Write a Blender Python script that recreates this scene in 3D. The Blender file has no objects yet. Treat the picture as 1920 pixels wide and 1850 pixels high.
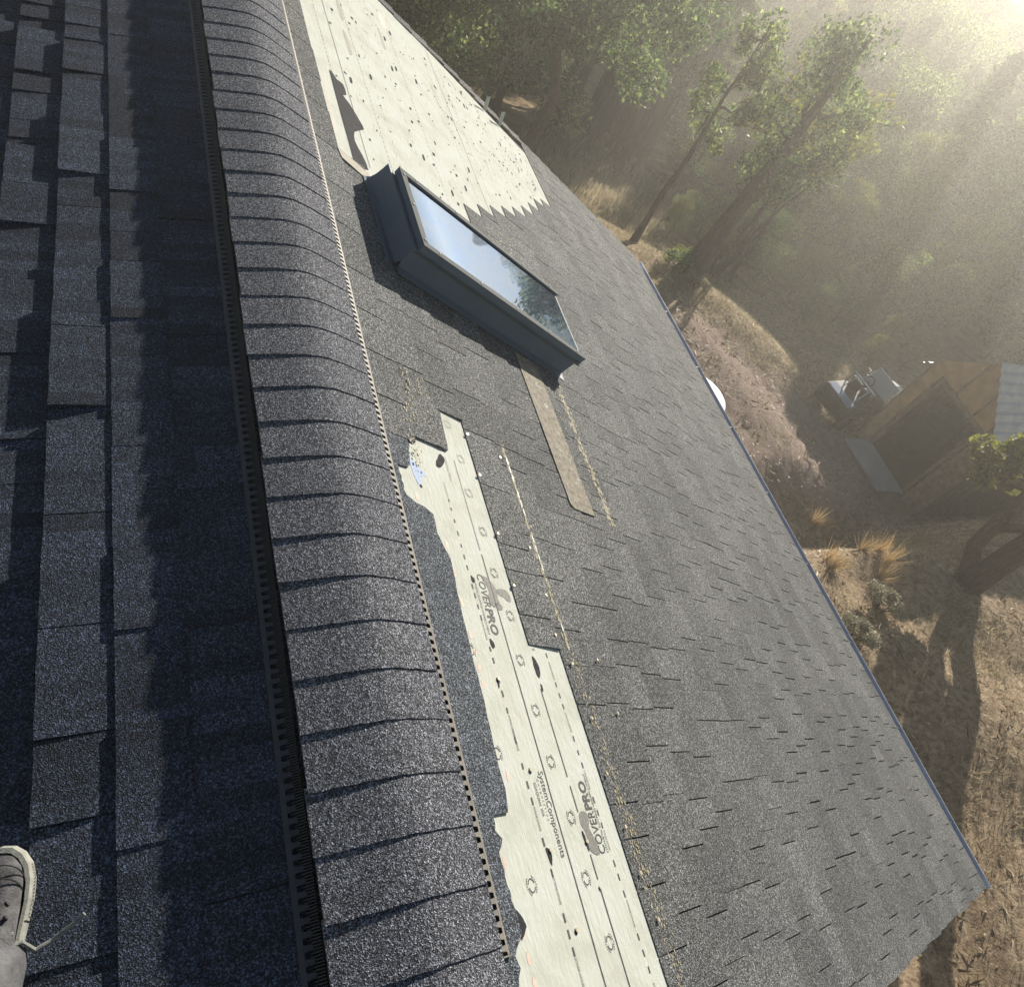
import bpy, bmesh, math, random
import numpy as np
from mathutils import Vector, Matrix
random.seed(7); RNG = np.random.default_rng(7)
SC = bpy.context.scene; COL = SC.collection
R = math.radians

# ------------------------------------------------------------------ camera
cam = bpy.data.cameras.new('camera'); cam_o = bpy.data.objects.new('camera', cam); COL.objects.link(cam_o)
cam.sensor_width = 36; cam.lens = 26.625; cam.sensor_fit = 'HORIZONTAL'; cam.clip_start = .05; cam.clip_end = 900
rt, up, bk = (0.883946, -0.26969536, 0.38197367), (0.0089275, 0.82648577, 0.56288683), (-0.46750376, -0.49415149, 0.73297649)
M = Matrix((rt, up, bk)).transposed().to_4x4(); M.translation = (-.51, 0, 1.519); cam_o.matrix_world = M
SC.camera = cam_o

# ------------------------------------------------------------------ sky, sun, exposure
SUN_EL, SUN_AZ = R(11.7), R(50)          # azimuth from +Y towards +X
w = bpy.data.worlds.new('World'); SC.world = w; w.use_nodes = True
nt = w.node_tree; nt.nodes.clear(); N = nt.nodes.new; L = nt.links.new
sky = N('ShaderNodeTexSky'); sky.sky_type = 'NISHITA'; sky.sun_disc = False; sky.sun_elevation = SUN_EL; sky.sun_rotation = SUN_AZ
sky.air_density = 1.0; sky.dust_density = .05; sky.ozone_density = 1.6
tc = N('ShaderNodeTexCoord'); mp = N('ShaderNodeMapping'); mp.inputs['Scale'].default_value = (1, 1, 4.0); mp.inputs['Location'].default_value = (1.7, .3, .55)
no = N('ShaderNodeTexNoise'); no.inputs['Scale'].default_value = 2.6; no.inputs['Detail'].default_value = 9; no.inputs['Roughness'].default_value = .55
no.inputs['Distortion'].default_value = .6
rp = N('ShaderNodeValToRGB'); rp.color_ramp.elements[0].position = .49; rp.color_ramp.elements[1].position = .60
mx = N('ShaderNodeMixRGB'); mx.inputs[2].default_value = (26, 25, 23, 1)
bg = N('ShaderNodeBackground'); bg.inputs[1].default_value = .05; ow = N('ShaderNodeOutputWorld')
L(tc.outputs['Generated'], mp.inputs[0]); L(mp.outputs[0], no.inputs['Vector']); L(no.outputs[0], rp.inputs[0]); sz = N('ShaderNodeSeparateXYZ'); L(tc.outputs['Generated'], sz.inputs[0])
hr = N('ShaderNodeValToRGB'); hr.color_ramp.elements[0].position = .16; hr.color_ramp.elements[0].color = (1, 1, 1, 1); hr.color_ramp.elements[1].position = .34; hr.color_ramp.elements[1].color = (0, 0, 0, 1)
L(sz.outputs['Z'], hr.inputs[0]); mm = N('ShaderNodeMath'); mm.operation = 'MULTIPLY'; L(rp.outputs[0], mm.inputs[0]); L(hr.outputs[0], mm.inputs[1]); L(mm.outputs[0], mx.inputs[0])
L(sky.outputs[0], mx.inputs[1]); L(mx.outputs[0], bg.inputs[0]); L(bg.outputs[0], ow.inputs[0])
sl = bpy.data.lights.new('sun', 'SUN'); sl.energy = 5.0; sl.angle = R(.53); sl.color = (1, .93, .82)
so = bpy.data.objects.new('sun', sl); COL.objects.link(so)
SUN = Vector((math.cos(SUN_EL)*math.sin(SUN_AZ), math.cos(SUN_EL)*math.cos(SUN_AZ), math.sin(SUN_EL)))
so.rotation_euler = (-SUN).to_track_quat('-Z', 'Y').to_euler(); so.location = (30, 30, 20)
SC.view_settings.view_transform = 'Standard'; SC.view_settings.look = 'None'; SC.view_settings.gamma = 1
SC.view_settings.exposure = .85
SC.cycles.volume_bounces = 0; SC.cycles.max_bounces = 6; SC.cycles.diffuse_bounces = 3; SC.cycles.transparent_max_bounces = 8
SC.cycles.use_denoising = True

# ------------------------------------------------------------------ helpers
def tag(o, label=None, cat=None, group=None, kind=None):
    for k, v in (('label', label), ('category', cat), ('group', group), ('kind', kind)):
        if v: o[k] = v
    return o
def thing(name, label, cat, loc=(0, 0, 0), rz=0, group=None):
    o = bpy.data.objects.new(name, None); COL.objects.link(o); o.empty_display_size = .1
    o.location = loc; o.rotation_euler = (0, 0, rz); return tag(o, label, cat, group)
class MB:
    def __init__(s): s.v = []; s.f = []
    def add(s, vs, fs):
        b = len(s.v); s.v += [tuple(x) for x in vs]; s.f += [tuple(i+b for i in f) for f in fs]; return s
    def box(s, c, d, rot=None):
        vs = [Vector((sx*d[0]/2, sy*d[1]/2, sz*d[2]/2)) for sx in (-1, 1) for sy in (-1, 1) for sz in (-1, 1)]
        if rot: vs = [rot @ v for v in vs]
        return s.add([v+Vector(c) for v in vs], [(0, 1, 3, 2), (4, 6, 7, 5), (0, 4, 5, 1), (2, 3, 7, 6), (0, 2, 6, 4), (1, 5, 7, 3)])
    def prism(s, pts, off):          # closed polygon (3d points) pushed along off
        n = len(pts); off = Vector(off); pts = [Vector(p) for p in pts]
        return s.add(pts+[p+off for p in pts], [tuple(range(n))[::-1], tuple(range(n, 2*n))]+[(i, (i+1) % n, n+(i+1) % n, n+i) for i in range(n)])
    def tube(s, path, rad, n=8, cap=True):
        path = [Vector(p) for p in path]; k = len(path)
        if not hasattr(rad, '__len__'): rad = [rad]*k
        vs = []; fs = []; ref = Vector((0, 0, 1)); u = None
        for i, p in enumerate(path):
            t = (path[min(i+1, k-1)]-path[max(i-1, 0)]).normalized()
            if u is None:
                u = t.cross(ref); u = u if u.length > .1 else t.cross(Vector((1, 0, 0)))
            u = (u-t*u.dot(t)).normalized(); w_ = t.cross(u)
            for j in range(n):
                a = 2*math.pi*j/n; vs.append(p+(u*math.cos(a)+w_*math.sin(a))*rad[i])
        for i in range(k-1):
            for j in range(n): fs.append((i*n+j, i*n+(j+1) % n, (i+1)*n+(j+1) % n, (i+1)*n+j))
        if cap: fs += [tuple(range(n))[::-1], tuple(range((k-1)*n, k*n))]
        return s.add(vs, fs)
    def build(s, name, mat, parent=None, smooth=False, bevel=0):
        me = bpy.data.meshes.new(name); me.from_pydata(s.v, [], s.f); me.update()
        return obj(name, me, mat, parent, smooth, bevel)
def obj(name, me, mat, parent=None, smooth=False, bevel=0):
    o = bpy.data.objects.new(name, me); COL.objects.link(o)
    if mat: me.materials.append(mat)
    if smooth: me.polygons.foreach_set('use_smooth', [True]*len(me.polygons))
    if parent: o.parent = parent
    if bevel:
        m = o.modifiers.new('bevel', 'BEVEL'); m.width = bevel; m.segments = 2; m.limit_method = 'ANGLE'
    return o
def keep(o, parent):                  # parent while leaving the mesh in world coordinates
    o.parent = parent; o.matrix_parent_inverse = PINV[parent.name]; return o
PINV = {}
def worldthing(name, label, cat, loc, **k):
    t = thing(name, label, cat, loc, **k); PINV[t.name] = Matrix.Translation(loc).inverted(); return t
def copy_tree(o, parent=None):
    c = o.copy(); COL.objects.link(c)
    if parent: c.parent = parent
    for ch in [x for x in KIDS.get(o.name, [])]: copy_tree(ch, c)
    return c
KIDS = {}
def kid(parent, o): KIDS.setdefault(parent.name, []).append(o); return o
def quads(name, P, mat, parent=None):     # P: (n,4,3) array -> mesh of loose quads
    n = len(P); me = bpy.data.meshes.new(name)
    me.vertices.add(4*n); me.vertices.foreach_set('co', np.ascontiguousarray(P, dtype=np.float32).ravel())
    me.loops.add(4*n); me.loops.foreach_set('vertex_index', np.arange(4*n, dtype=np.int32))
    me.polygons.add(n); me.polygons.foreach_set('loop_start', np.arange(0, 4*n, 4, dtype=np.int32))
    me.polygons.foreach_set('loop_total', np.full(n, 4, dtype=np.int32)); me.update(calc_edges=True)
    return obj(name, me, mat, parent)

# ------------------------------------------------------------------ materials
class Mat:
    def __init__(s, name, rough=.8, spec=.3, metal=0):
        s.m = bpy.data.materials.new(name); s.m.use_nodes = True; s.t = s.m.node_tree; s.b = s.t.nodes['Principled BSDF']
        s.b.inputs['Roughness'].default_value = rough; s.b.inputs['Specular IOR Level'].default_value = spec; s.b.inputs['Metallic'].default_value = metal
        s.out = s.t.nodes['Material Output']; s.co = None
    def n(s, t, **k):
        x = s.t.nodes.new('ShaderNode'+t)
        for a, v in k.items():
            if hasattr(x, a): setattr(x, a, v)
            else: x.inputs[a.replace('_', ' ')].default_value = v
        return x
    def l(s, a, b): s.t.links.new(a, b)
    def pos(s, scale=None):
        if not s.co: s.co = s.n('TexCoord')
        if scale is None: return s.co.outputs['Object']
        m = s.n('Mapping'); m.inputs['Scale'].default_value = scale; s.l(s.co.outputs['Object'], m.inputs[0]); return m.outputs[0]
    def noise(s, sc, det=4, rough=.6, scale=None, dist=0):
        x = s.n('TexNoise'); x.inputs['Scale'].default_value = sc; x.inputs['Detail'].default_value = det; x.inputs['Roughness'].default_value = rough
        x.inputs['Distortion'].default_value = dist; s.l(s.pos(scale), x.inputs['Vector']); return x.outputs[0]
    def voro(s, sc, out='Color', scale=None, feat='F1'):
        x = s.n('TexVoronoi', feature=feat); x.inputs['Scale'].default_value = sc; s.l(s.pos(scale), x.inputs['Vector']); return x.outputs[out]
    def ramp(s, fac, stops, const=False):
        x = s.n('ValToRGB'); e = x.color_ramp.elements
        if const: x.color_ramp.interpolation = 'CONSTANT'
        while len(e) < len(stops): e.new(.5)
        for i, (p, c) in enumerate(stops):
            e[i].position = p; e[i].color = tuple(c)+(1,) if len(c) == 3 else c
        s.l(fac, x.inputs[0]); return x.outputs[0]
    def mix(s, f, a, b, mode='MIX'):
        x = s.n('MixRGB', blend_type=mode)
        for i, v in enumerate((f, a, b)):
            if isinstance(v, (int, float)): x.inputs[i].default_value = v
            elif isinstance(v, tuple): x.inputs[i].default_value = v+(1,)
            else: s.l(v, x.inputs[i])
        return x.outputs[0]
    def math(s, op, a, b=0):
        x = s.n('Math', operation=op)
        for i, v in enumerate((a, b)):
            if isinstance(v, (int, float)): x.inputs[i].default_value = v
            else: s.l(v, x.inputs[i])
        return x.outputs[0]
    def base(s, c):
        if isinstance(c, tuple): s.b.inputs['Base Color'].default_value = c+(1,)
        else: s.l(c, s.b.inputs['Base Color'])
        return s
    def bump(s, h, strength=.5, dist=.01):
        x = s.n('Bump'); x.inputs['Strength'].default_value = strength; x.inputs['Distance'].default_value = dist
        s.l(h, x.inputs['Height']); s.l(x.outputs[0], s.b.inputs['Normal']); return s
    def island(s): return s.n('NewGeometry').outputs['Random Per Island']
    def objrand(s): return s.n('ObjectInfo').outputs['Random']
def flat(name, c, rough=.7, spec=.3, metal=0, var=.25, sc=8, bump=0):
    m = Mat(name, rough, spec, metal); f = m.noise(sc, 5)
    lo = tuple(x*(1-var) for x in c); hi = tuple(min(1, x*(1+var)) for x in c)
    m.base(m.ramp(f, [(.3, lo), (.7, hi)]))
    if bump: m.bump(m.noise(sc*6, 4), bump, .01)
    return m.m
def shingle_mat(name, tint=(1, 1, 1), gain=1., var=.3, bump=.9, bd=.004):
    m = Mat(name, .88, .25)
    g = lambda v: tuple(v*gain*t for t in tint)
    cell = m.n('SeparateColor'); m.l(m.voro(430), cell.inputs[0])
    c1 = m.ramp(cell.outputs[0], [(0, g(.022)), (.3, g(.05)), (.55, g(.1)), (.8, g(.19)), (1, g(.36))])
    cell2 = m.n('SeparateColor'); m.l(m.voro(300), cell2.inputs[0])
    c2 = m.ramp(cell2.outputs[1], [(0, (.45,)*3), (.5, (.95,)*3), (1, (1.6,)*3)])
    c = m.mix(1., c1, c2, 'MULTIPLY')
    c = m.mix(1., c, m.ramp(m.noise(2.2, 6, .65), [(.3, (.82, .82, .84)), (.7, (1.16, 1.15, 1.1))]), 'MULTIPLY')
    c = m.mix(1., c, m.ramp(m.island(), [(0, (1-var,)*3), (1, (1+var*.7,)*3)]), 'MULTIPLY')
    m.base(c)
    h = m.math('ADD', m.voro(430, 'Distance'), m.math('MULTIPLY', m.noise(280, 3), .8))
    m.bump(h, bump, bd); return m.m
SHL = shingle_mat('charcoal_shade_blue_shingle', (.70, .90, 1.40), .68, .42, 1., .006)  # charcoal granules, with the slope's dark blue shade tinted into the colour
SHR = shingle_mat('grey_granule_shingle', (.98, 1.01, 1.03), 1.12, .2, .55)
SHC = shingle_mat('cap_granule_shingle', (.93, .97, 1.12), 1.15, .13, .6)
SHH = shingle_mat('headlap_granule_shingle', (.82, .93, 1.1), 1.0, .1, .6)
def membrane_mat():
    m = Mat('white_synthetic_underlayment', .85, .08)
    c = m.ramp(m.noise(7, 7, .7), [(.3, (.45, .46, .395)), (.5, (.525, .54, .48)), (.72, (.56, .575, .54))])
    c = m.mix(m.ramp(m.noise(3.2, 8, .75, dist=1.2), [(.6, (0, 0, 0)), (.76, (.55,)*3)]), c, (.46, .44, .37))
    wr = m.noise(1., 5, .7, scale=(48, 13, 48), dist=.8)
    c = m.mix(m.ramp(wr, [(.64, (0, 0, 0)), (.78, (.2,)*3)]), c, (.46, .455, .42))
    m.base(c)
    h = m.math('ADD', m.noise(1., 4, .6, scale=(80, 20, 80), dist=.5), m.math('MULTIPLY', m.noise(9, 4), .8))
    m.bump(h, .35, .006); return m.m
MEM = membrane_mat()
def stained_tag(): return flat('black_torn_felt', (.035, .036, .04), .9, .2, var=.4, sc=60, bump=.4)
FELT = stained_tag()
INK = flat('grey_print_ink', (.085, .085, .083), .7, var=.4, sc=120)
INK2 = flat('faded_print_ink', (.26, .25, .22), .7, var=.35, sc=160)
REDINK = flat('faded_red_ink', (.66, .50, .42), .7, var=.2, sc=90)
BLUEINK = flat('faded_blue_print', (.30, .38, .55), .7, var=.3, sc=200)
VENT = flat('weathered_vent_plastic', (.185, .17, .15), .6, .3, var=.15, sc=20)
VENTL = flat('shaded_vent_plastic', (.05, .053, .06), .6, .3, var=.2, sc=20)  # same vent plastic, darkened in colour for the shaded side of the ridge
BLACK = flat('black_plastic', (.008, .008, .009), .5, .3)
NAIL = flat('galvanised_nail', (.75, .66, .5), .35, .5, .6, var=.2, sc=300)
AMBER = flat('sealant_adhesive', (.40, .35, .23), .6, .3, var=.6, sc=140, bump=.5)
METAL_DK = flat('slate_painted_metal', (.125, .17, .21), .55, .2, .0, var=.1, sc=6)
METAL_LT = flat('grey_anodised_frame', (.13, .138, .135), .75, .04, .0, var=.08, sc=5)
TANMETAL = flat('galvanised_flashing', (.34, .31, .25), .7, .2, .0, var=.2, sc=14)
GUTTER = flat('white_blue_gutter_paint', (.62, .68, .82), .35, .5, .1, var=.1, sc=4)
WALLM = flat('tan_siding_board', (.33, .25, .17), .8, .2, var=.2, sc=3, bump=.3)
WOOD = flat('fascia_wood', (.22, .15, .10), .8, .2, var=.3, sc=6, bump=.3)
def weathered():
    m = Mat('weathered_asphalt_strip', .85, .25)
    c = m.ramp(m.noise(45, 6, .7), [(.3, (.11, .10, .08)), (.55, (.26, .23, .18)), (.75, (.36, .33, .27))])
    c = m.mix(m.ramp(m.noise(24, 7, .8), [(.58, (0,)*3), (.66, (1,)*3)]), c, (.52, .54, .48))
    m.base(c).bump(m.noise(90, 4), .6, .006); return m.m
WEATH = weathered()

# ------------------------------------------------------------------ terrain
ZG = -6.2
def crest_d(x, y): return (x-9.6)*.522+(y-11.2)*.853
def sp(d, k=1.2): return np.where(d*k > 30, d, np.log1p(np.exp(np.minimum(d*k, 30)))/k)
def terrain(x, y):
    x = np.asarray(x, float); y = np.asarray(y, float); d = crest_d(x, y)
    z = ZG-.27*(sp(d)-sp(d-26, .4))+.10*sp(d-40, .2)
    z = z+.10*np.sin(x*.9+1.3*np.sin(y*.5))*np.cos(y*.8)+.05*np.sin(x*2.3+y*1.7)
    u = 4.30-y+.10*(x-11)+.12*np.sin(x*1.7)                    # cut bank in front of the shed, grass slope rising to the house
    b = np.clip(u/1.1, 0, 1); z = z+1.5*b*b*(3-2*b)*np.clip((x-3)/2, 0, 1)+.17*np.clip(u-.9, 0, 7)
    z = z+np.clip((x-15)/14, 0, 1)**2*-2.0*(d < 0)+.22*np.exp(-((d+1.6)/1.5)**2)*(x > 6)
    z = z+.20*np.clip(11.7-x, 0, 6)*np.clip((y-4.3)/1.2, 0, 1)*np.clip((13-y)/3, 0, 1)  # drive tilted up towards the house, shaped to catch more of the low sun
    k = np.clip((x-11.6)/.5, 0, 1)*np.clip((17-x)/1., 0, 1)*np.clip((y-4.3)/.4, 0, 1)*np.clip((8.4-y)/.8, 0, 1)
    return z*(1-k)+(ZG-.03)*k
def tz(x, y): return float(terrain(x, y))
def ground_mat():
    m = Mat('dry_grassland_soil', .95, .1)
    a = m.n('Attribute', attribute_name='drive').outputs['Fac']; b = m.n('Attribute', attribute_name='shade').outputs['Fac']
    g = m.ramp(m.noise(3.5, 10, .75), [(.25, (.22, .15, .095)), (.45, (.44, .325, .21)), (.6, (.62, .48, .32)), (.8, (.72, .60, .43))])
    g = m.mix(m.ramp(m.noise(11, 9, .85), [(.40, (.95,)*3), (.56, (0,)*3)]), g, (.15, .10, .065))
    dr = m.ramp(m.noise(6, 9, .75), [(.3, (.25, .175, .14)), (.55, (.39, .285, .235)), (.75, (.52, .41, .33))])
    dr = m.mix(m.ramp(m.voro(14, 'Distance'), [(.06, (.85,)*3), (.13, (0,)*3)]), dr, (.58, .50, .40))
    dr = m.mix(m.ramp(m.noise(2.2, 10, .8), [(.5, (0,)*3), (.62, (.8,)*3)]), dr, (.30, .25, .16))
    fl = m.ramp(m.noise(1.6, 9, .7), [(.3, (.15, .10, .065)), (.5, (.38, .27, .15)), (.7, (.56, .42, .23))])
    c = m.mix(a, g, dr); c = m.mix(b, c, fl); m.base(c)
    h = m.math('ADD', m.noise(7, 8, .75), m.math('MULTIPLY', m.noise(40, 4), .35)); m.bump(h, .6, .07); return m.m
GND = ground_mat()
def make_ground():
    def axis(lo, hi, a, b, fine, coarse):
        out = list(np.arange(lo, a, coarse))+list(np.arange(a, b, fine))+list(np.arange(b, hi+.1, coarse)); return np.array(out)
    X = axis(-130, 170, 3, 22, .16, 3.); Y = axis(-110, 190, -6, 18, .16, 3.)
    gx, gy = np.meshgrid(X, Y, indexing='ij'); z = terrain(gx, gy)
    z = z+RNG.normal(0, .018, z.shape)
    far = np.hypot(gx, gy); z = z+np.clip((far-90)/70, 0, 1)**1.5*4
    n, k = gx.shape; me = bpy.data.meshes.new('ground')
    idx = np.arange(n*k).reshape(n, k)
    F = np.stack([idx[:-1, :-1], idx[1:, :-1], idx[1:, 1:], idx[:-1, 1:]], -1).reshape(-1, 4)
    me.vertices.add(n*k); me.vertices.foreach_set('co', np.stack([gx, gy, z], -1).astype(np.float32).ravel())
    me.loops.add(len(F)*4); me.loops.foreach_set('vertex_index', F.astype(np.int32).ravel())
    me.polygons.add(len(F)); me.polygons.foreach_set('loop_start', np.arange(0, 4*len(F), 4, dtype=np.int32)); me.polygons.foreach_set('loop_total', np.full(len(F), 4, dtype=np.int32))
    me.update(calc_edges=True)
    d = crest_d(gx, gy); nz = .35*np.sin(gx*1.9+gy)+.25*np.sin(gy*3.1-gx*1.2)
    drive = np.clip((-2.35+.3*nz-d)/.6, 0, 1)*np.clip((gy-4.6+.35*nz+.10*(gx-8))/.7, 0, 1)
    shade = np.clip((d-.6+nz*.5)/1.2, 0, 1)  # mask for the forest floor soil beyond the crest
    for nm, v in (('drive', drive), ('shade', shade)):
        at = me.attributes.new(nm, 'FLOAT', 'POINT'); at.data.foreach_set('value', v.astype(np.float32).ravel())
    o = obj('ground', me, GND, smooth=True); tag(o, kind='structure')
make_ground()

# ------------------------------------------------------------------ house
TR, TL = R(27.108), R(8.9034)
def Rw(s, y, h=0):                 # right slope: s metres down from the ridge, h above the deck
    s = s+(-.112*(y-1.57))*max(0, s-2)/2.54
    return Vector((s*math.cos(TR)+h*math.sin(TR), y, -s*math.sin(TR)+h*math.cos(TR)))
def Lw(s, y, h=0): return Vector((-s*math.cos(TL)-h*math.sin(TL), y, -s*math.sin(TL)+h*math.cos(TL)))
HLOC = (0, 2.3, ZG)
house = worldthing('house', 'house with grey shingle roof, a skylight and patches of bare white underlayment', 'house', HLOC)
HP = house
def hpart(mb, name, mat, parent=None, **k): 
    o = mb.build(name, mat, None, **k)
    o.parent = parent or HP
    if parent is None: o.matrix_parent_inverse = PINV['house']
    else: o.matrix_parent_inverse = Matrix()
    return o
def hsub(mb, name, mat, part, **k):     # a part's child; parts sit in world coordinates
    o = mb.build(name, mat, part, **k); return o
YN, YF, SE = -.49, 5.06, 4.545
def yrake(s): return 5.12-.05*s
def slab(mb, F, s0, s1, y0, y1, h0, h1, hb=.0, ny=1):
    for i in range(ny):
        a = y0+(y1-y0)*i/ny; b = y0+(y1-y0)*(i+1)/ny
        mb.add([F(s0, a, h0), F(s0, b, h0), F(s1, b, h1), F(s1, a, h1), F(s0, a, hb), F(s0, b, hb), F(s1, b, hb), F(s1, a, hb)],
               [(0, 1, 2, 3), (3, 2, 6, 7), (0, 3, 7, 4), (1, 5, 6, 2), (0, 4, 5, 1)])
# --- deck, walls
SL = 4.4
mb = MB()
mb.prism([Rw(0, YN, -.002), Rw(SE-.03, YN, -.002), Rw(SE-.03, YN, -.03), Rw(0, YN, -.034)], (0, 0, 0)) if False else None
def deck(F, s1, name):
    m = MB(); vs = []
    for y in (YN+.01, 4.86):
        for s, h in ((0.0, -.003), (s1, -.003), (s1, -.10), (0.0, -.10)): vs.append(F(s, y, h))
    m.add(vs, [(0, 1, 5, 4), (1, 2, 6, 5), (2, 3, 7, 6), (3, 2, 1, 0), (4, 5, 6, 7), (0, 4, 7, 3)])
    return hpart(m, name, WOOD)
deck(Rw, 4.5, 'roof_deck'); deck(Lw, SL, 'roof_deck')
m = MB()
xr, xl = 3.72, -4.0
zr, zl = -xr*math.tan(TR)-.13, xl*math.tan(TL)-.11
for y0, y1 in ((-.2, -.1), (4.4, 4.5)):
    m.prism([(xl, y0, ZG-.4), (xr, y0, ZG-.4), (xr, y0, zr), (0, y0, -.13), (xl, y0, zl)], (0, .1, 0))
m.box(((xr-.05), 2.15, (ZG-.4+zr)/2), (.1, 4.49, zr-ZG+.4)); m.box((xl+.05, 2.15, (ZG-.4+zl)/2), (.1, 4.49, zl-ZG+.4))
hpart(m, 'wall', WALLM)

# --- left slope, laminated shingles
m = MB(); ed = [.19, .378, .512, .645]
while ed[-1] < SL: ed.append(ed[-1]+.136)
rnd = random.Random(11)
for k in range(len(ed)-1):
    s0, s1 = ed[k], ed[k+1]
    y = YN-rnd.random()*.5; nearrow = k < 7
    while y < YF:
        Lh = .92; a, b = max(y, YN+rnd.random()*.01), min(y+Lh-.002, YF)
        if b > a:
            j = rnd.uniform(-.002, .002)
            slab(m, Lw, s0-.02, s1+j, a, b, .0035, .0085+rnd.uniform(0, .001))
            t = a+.0
            while t < b-.03:
                wd = rnd.choice((.09, .12, .15, .18, .22, .26)); g = rnd.choice((.003, .003, .003, .003, .025, .045))
                e_ = min(t+wd, b)
                lift = (rnd.choice((.0115, .0145, .0175, .0205)) if k > 1 else rnd.choice((.0085, .0095, .0115)))+rnd.uniform(-.0005, .0005)
                # a tab, its butt edge slightly ragged
                n = max(1, int((e_-t)/.035)) if nearrow else 1
                js = [s1+rnd.uniform(-.0012, .0012) for _ in range(n+1)]
                for i in range(n):
                    p, q = t+(e_-t)*i/n, t+(e_-t)*(i+1)/n
                    m.add([Lw(s0-.015, p, .0045), Lw(s0-.015, q, .0045), Lw(js[i+1], q, lift), Lw(js[i], p, lift), Lw(js[i+1], q, .002), Lw(js[i], p, .002)]+([Lw(s0-.015, p, .003)] if i == 0 else [])+([Lw(s0-.015, q, .003)] if i == n-1 else []),
                          [(0, 1, 2, 3), (3, 2, 4, 5)]+([(0, 3, 5, 6)] if i == 0 else [])+([(1, 7 if i == 0 else 6, 4, 2)] if i == n-1 else []))
                t = e_+g
        y += Lh
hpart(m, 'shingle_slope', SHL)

# --- right slope, courses of cut tabs, left out where the underlayment shows
eds = [.31, .438]+[.59+.152*i for i in range(0, 40)]; eds = [e for e in eds if e < SE+.1]
eds[-1] = SE
tooth = [(1.19, 3.147), (1.342, 3.27), (1.494, 3.388), (1.646, 3.51), (1.798, 3.63), (1.95, 3.767), (2.102, 3.915), (2.254, 4.07), (2.406, 4.18)]
def ystart(k, s0): return YN+rnd.uniform(-.012, .012)
def cover(k, s0, s1):
    y0 = YN+rnd.uniform(-.005, .005); ye = yrake(s0)+rnd.uniform(-.006, .006)
    if s0 < .42: iv = [(1.325, 2.735)]
    elif s0 < .57: iv = [(1.497, 2.70)]
    elif s0 < .72: iv = [(.69, 2.66)]
    elif s0 < 1.15: iv = [(y0, 2.66)]
    else:
        iv = [(y0, ye)]
        for ts, ty in tooth:
            if abs(ts-s0) < .03: iv = [(y0, ty)]
    if s0 < 2.5: iv.append((ye-.085+.012*math.sin(9*s0), ye))
    return iv
m = MB()
for k in range(len(eds)-1):
    s0, s1 = eds[k], eds[k+1]
    off = rnd.random()*.3
    for a, b in cover(k, s0, s1):
        t = a; first = True
        while t < b-1e-4:
            wd = rnd.choice((.09, .12, .15, .18, .22, .28))
            if first: wd *= rnd.uniform(.3, 1); first = False
            e_ = min(t+wd, b)
            if b-e_ < .05: e_ = b
            lift = rnd.uniform(.0088, .0112)
            gap = (.0042 if s0 < 2.2 else .006) if rnd.random() < .85 else .002
            slab(m, Rw, s0-.002, s1+rnd.uniform(-.002, .002), t, e_-(gap if e_ < b else 0), .0045, lift, hb=.0015, ny=max(1, int((e_-t)/.3)))
            t = e_
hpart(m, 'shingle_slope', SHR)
# bedding just under the tabs, so the cut slots are dark (felt), with openings for the underlayment left by the sheets lying above it
m = MB(); 
for a in range(12):
    y0 = YN+.012+(4.84-YN)*a/12; y1 = YN+.012+(4.84-YN)*(a+1)/12
    m.add([Rw(.1, y0, .0006), Rw(.1, y1, .0006), Rw(2, y1, .0006), Rw(2, y0, .0006), Rw(SE-.02, y1, .0006), Rw(SE-.02, y0, .0006)], [(0, 3, 2, 1), (3, 5, 4, 2)])
hpart(m, 'roofing_felt', FELT)

# --- top course beside the vent, lower edge torn
def course0(pts, name, mat, h=.0062):
    m = MB()
    for (y0, s0), (y1, s1) in zip(pts[:-1], pts[1:]):
        slab(m, Rw, .10, 0, y0, y1, .003, .004) if False else None
        m.add([Rw(.1, y0, h-.001), Rw(.1, y1, h-.001), Rw(s1, y1, h), Rw(s0, y0, h), Rw(s1, y1, .0025), Rw(s0, y0, .0025)], [(0, 1, 2, 3), (3, 2, 4, 5)])
        if abs(y1-y0) < .003: pass
    return hpart(m, name, mat)
def jag(pts, step=.02, amp=.003):
    out = []
    for (y0, s0), (y1, s1) in zip(pts[:-1], pts[1:]):
        n = max(1, int(abs(y1-y0)/step))
        for i in range(n):
            t = i/n; out.append((y0+(y1-y0)*t, s0+(s1-s0)*t+(rnd.uniform(-amp, amp) if 0 < i else 0)))
    return out+[pts[-1]]
course0(jag([(YN, .19), (-.07, .196), (-.04, .214), (-.017, .207), (.013, .243), (.054, .244), (.079, .237), (.138, .238), (.173, .235), (.199, .257), (.217, .24), (.249, .246)], .012, .004)
        + jag([(.251, .30), (.262, .303), (.30, .312), (.354, .309), (.43, .314), (.53, .319), (.63, .318), (.80, .325), (.90, .334), (.99, .306), (1.05, .309)], .02, .002)
        + jag([(1.066, .279), (1.07, .249), (1.087, .217), (1.134, .211), (1.188, .212), (1.19, .251), (1.204, .265), (1.256, .273), (1.30, .292)], .012, .004), 'headlap_strip', SHH)
m = MB()
t = 1.30
for e_ in (1.44, 1.62, 1.80, 1.99, 2.22, 2.45, 2.71, 2.98, 3.2, 3.45, 3.7, 4.0, 4.3, 4.7, 5.07):
    slab(m, Rw, .10, .306+rnd.uniform(-.003, .003) if e_ > 2.72 else .312, t, e_-.005, .0045, .0085, hb=.001); t = e_
hpart(m, 'shingle_strip', SHR)
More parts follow.
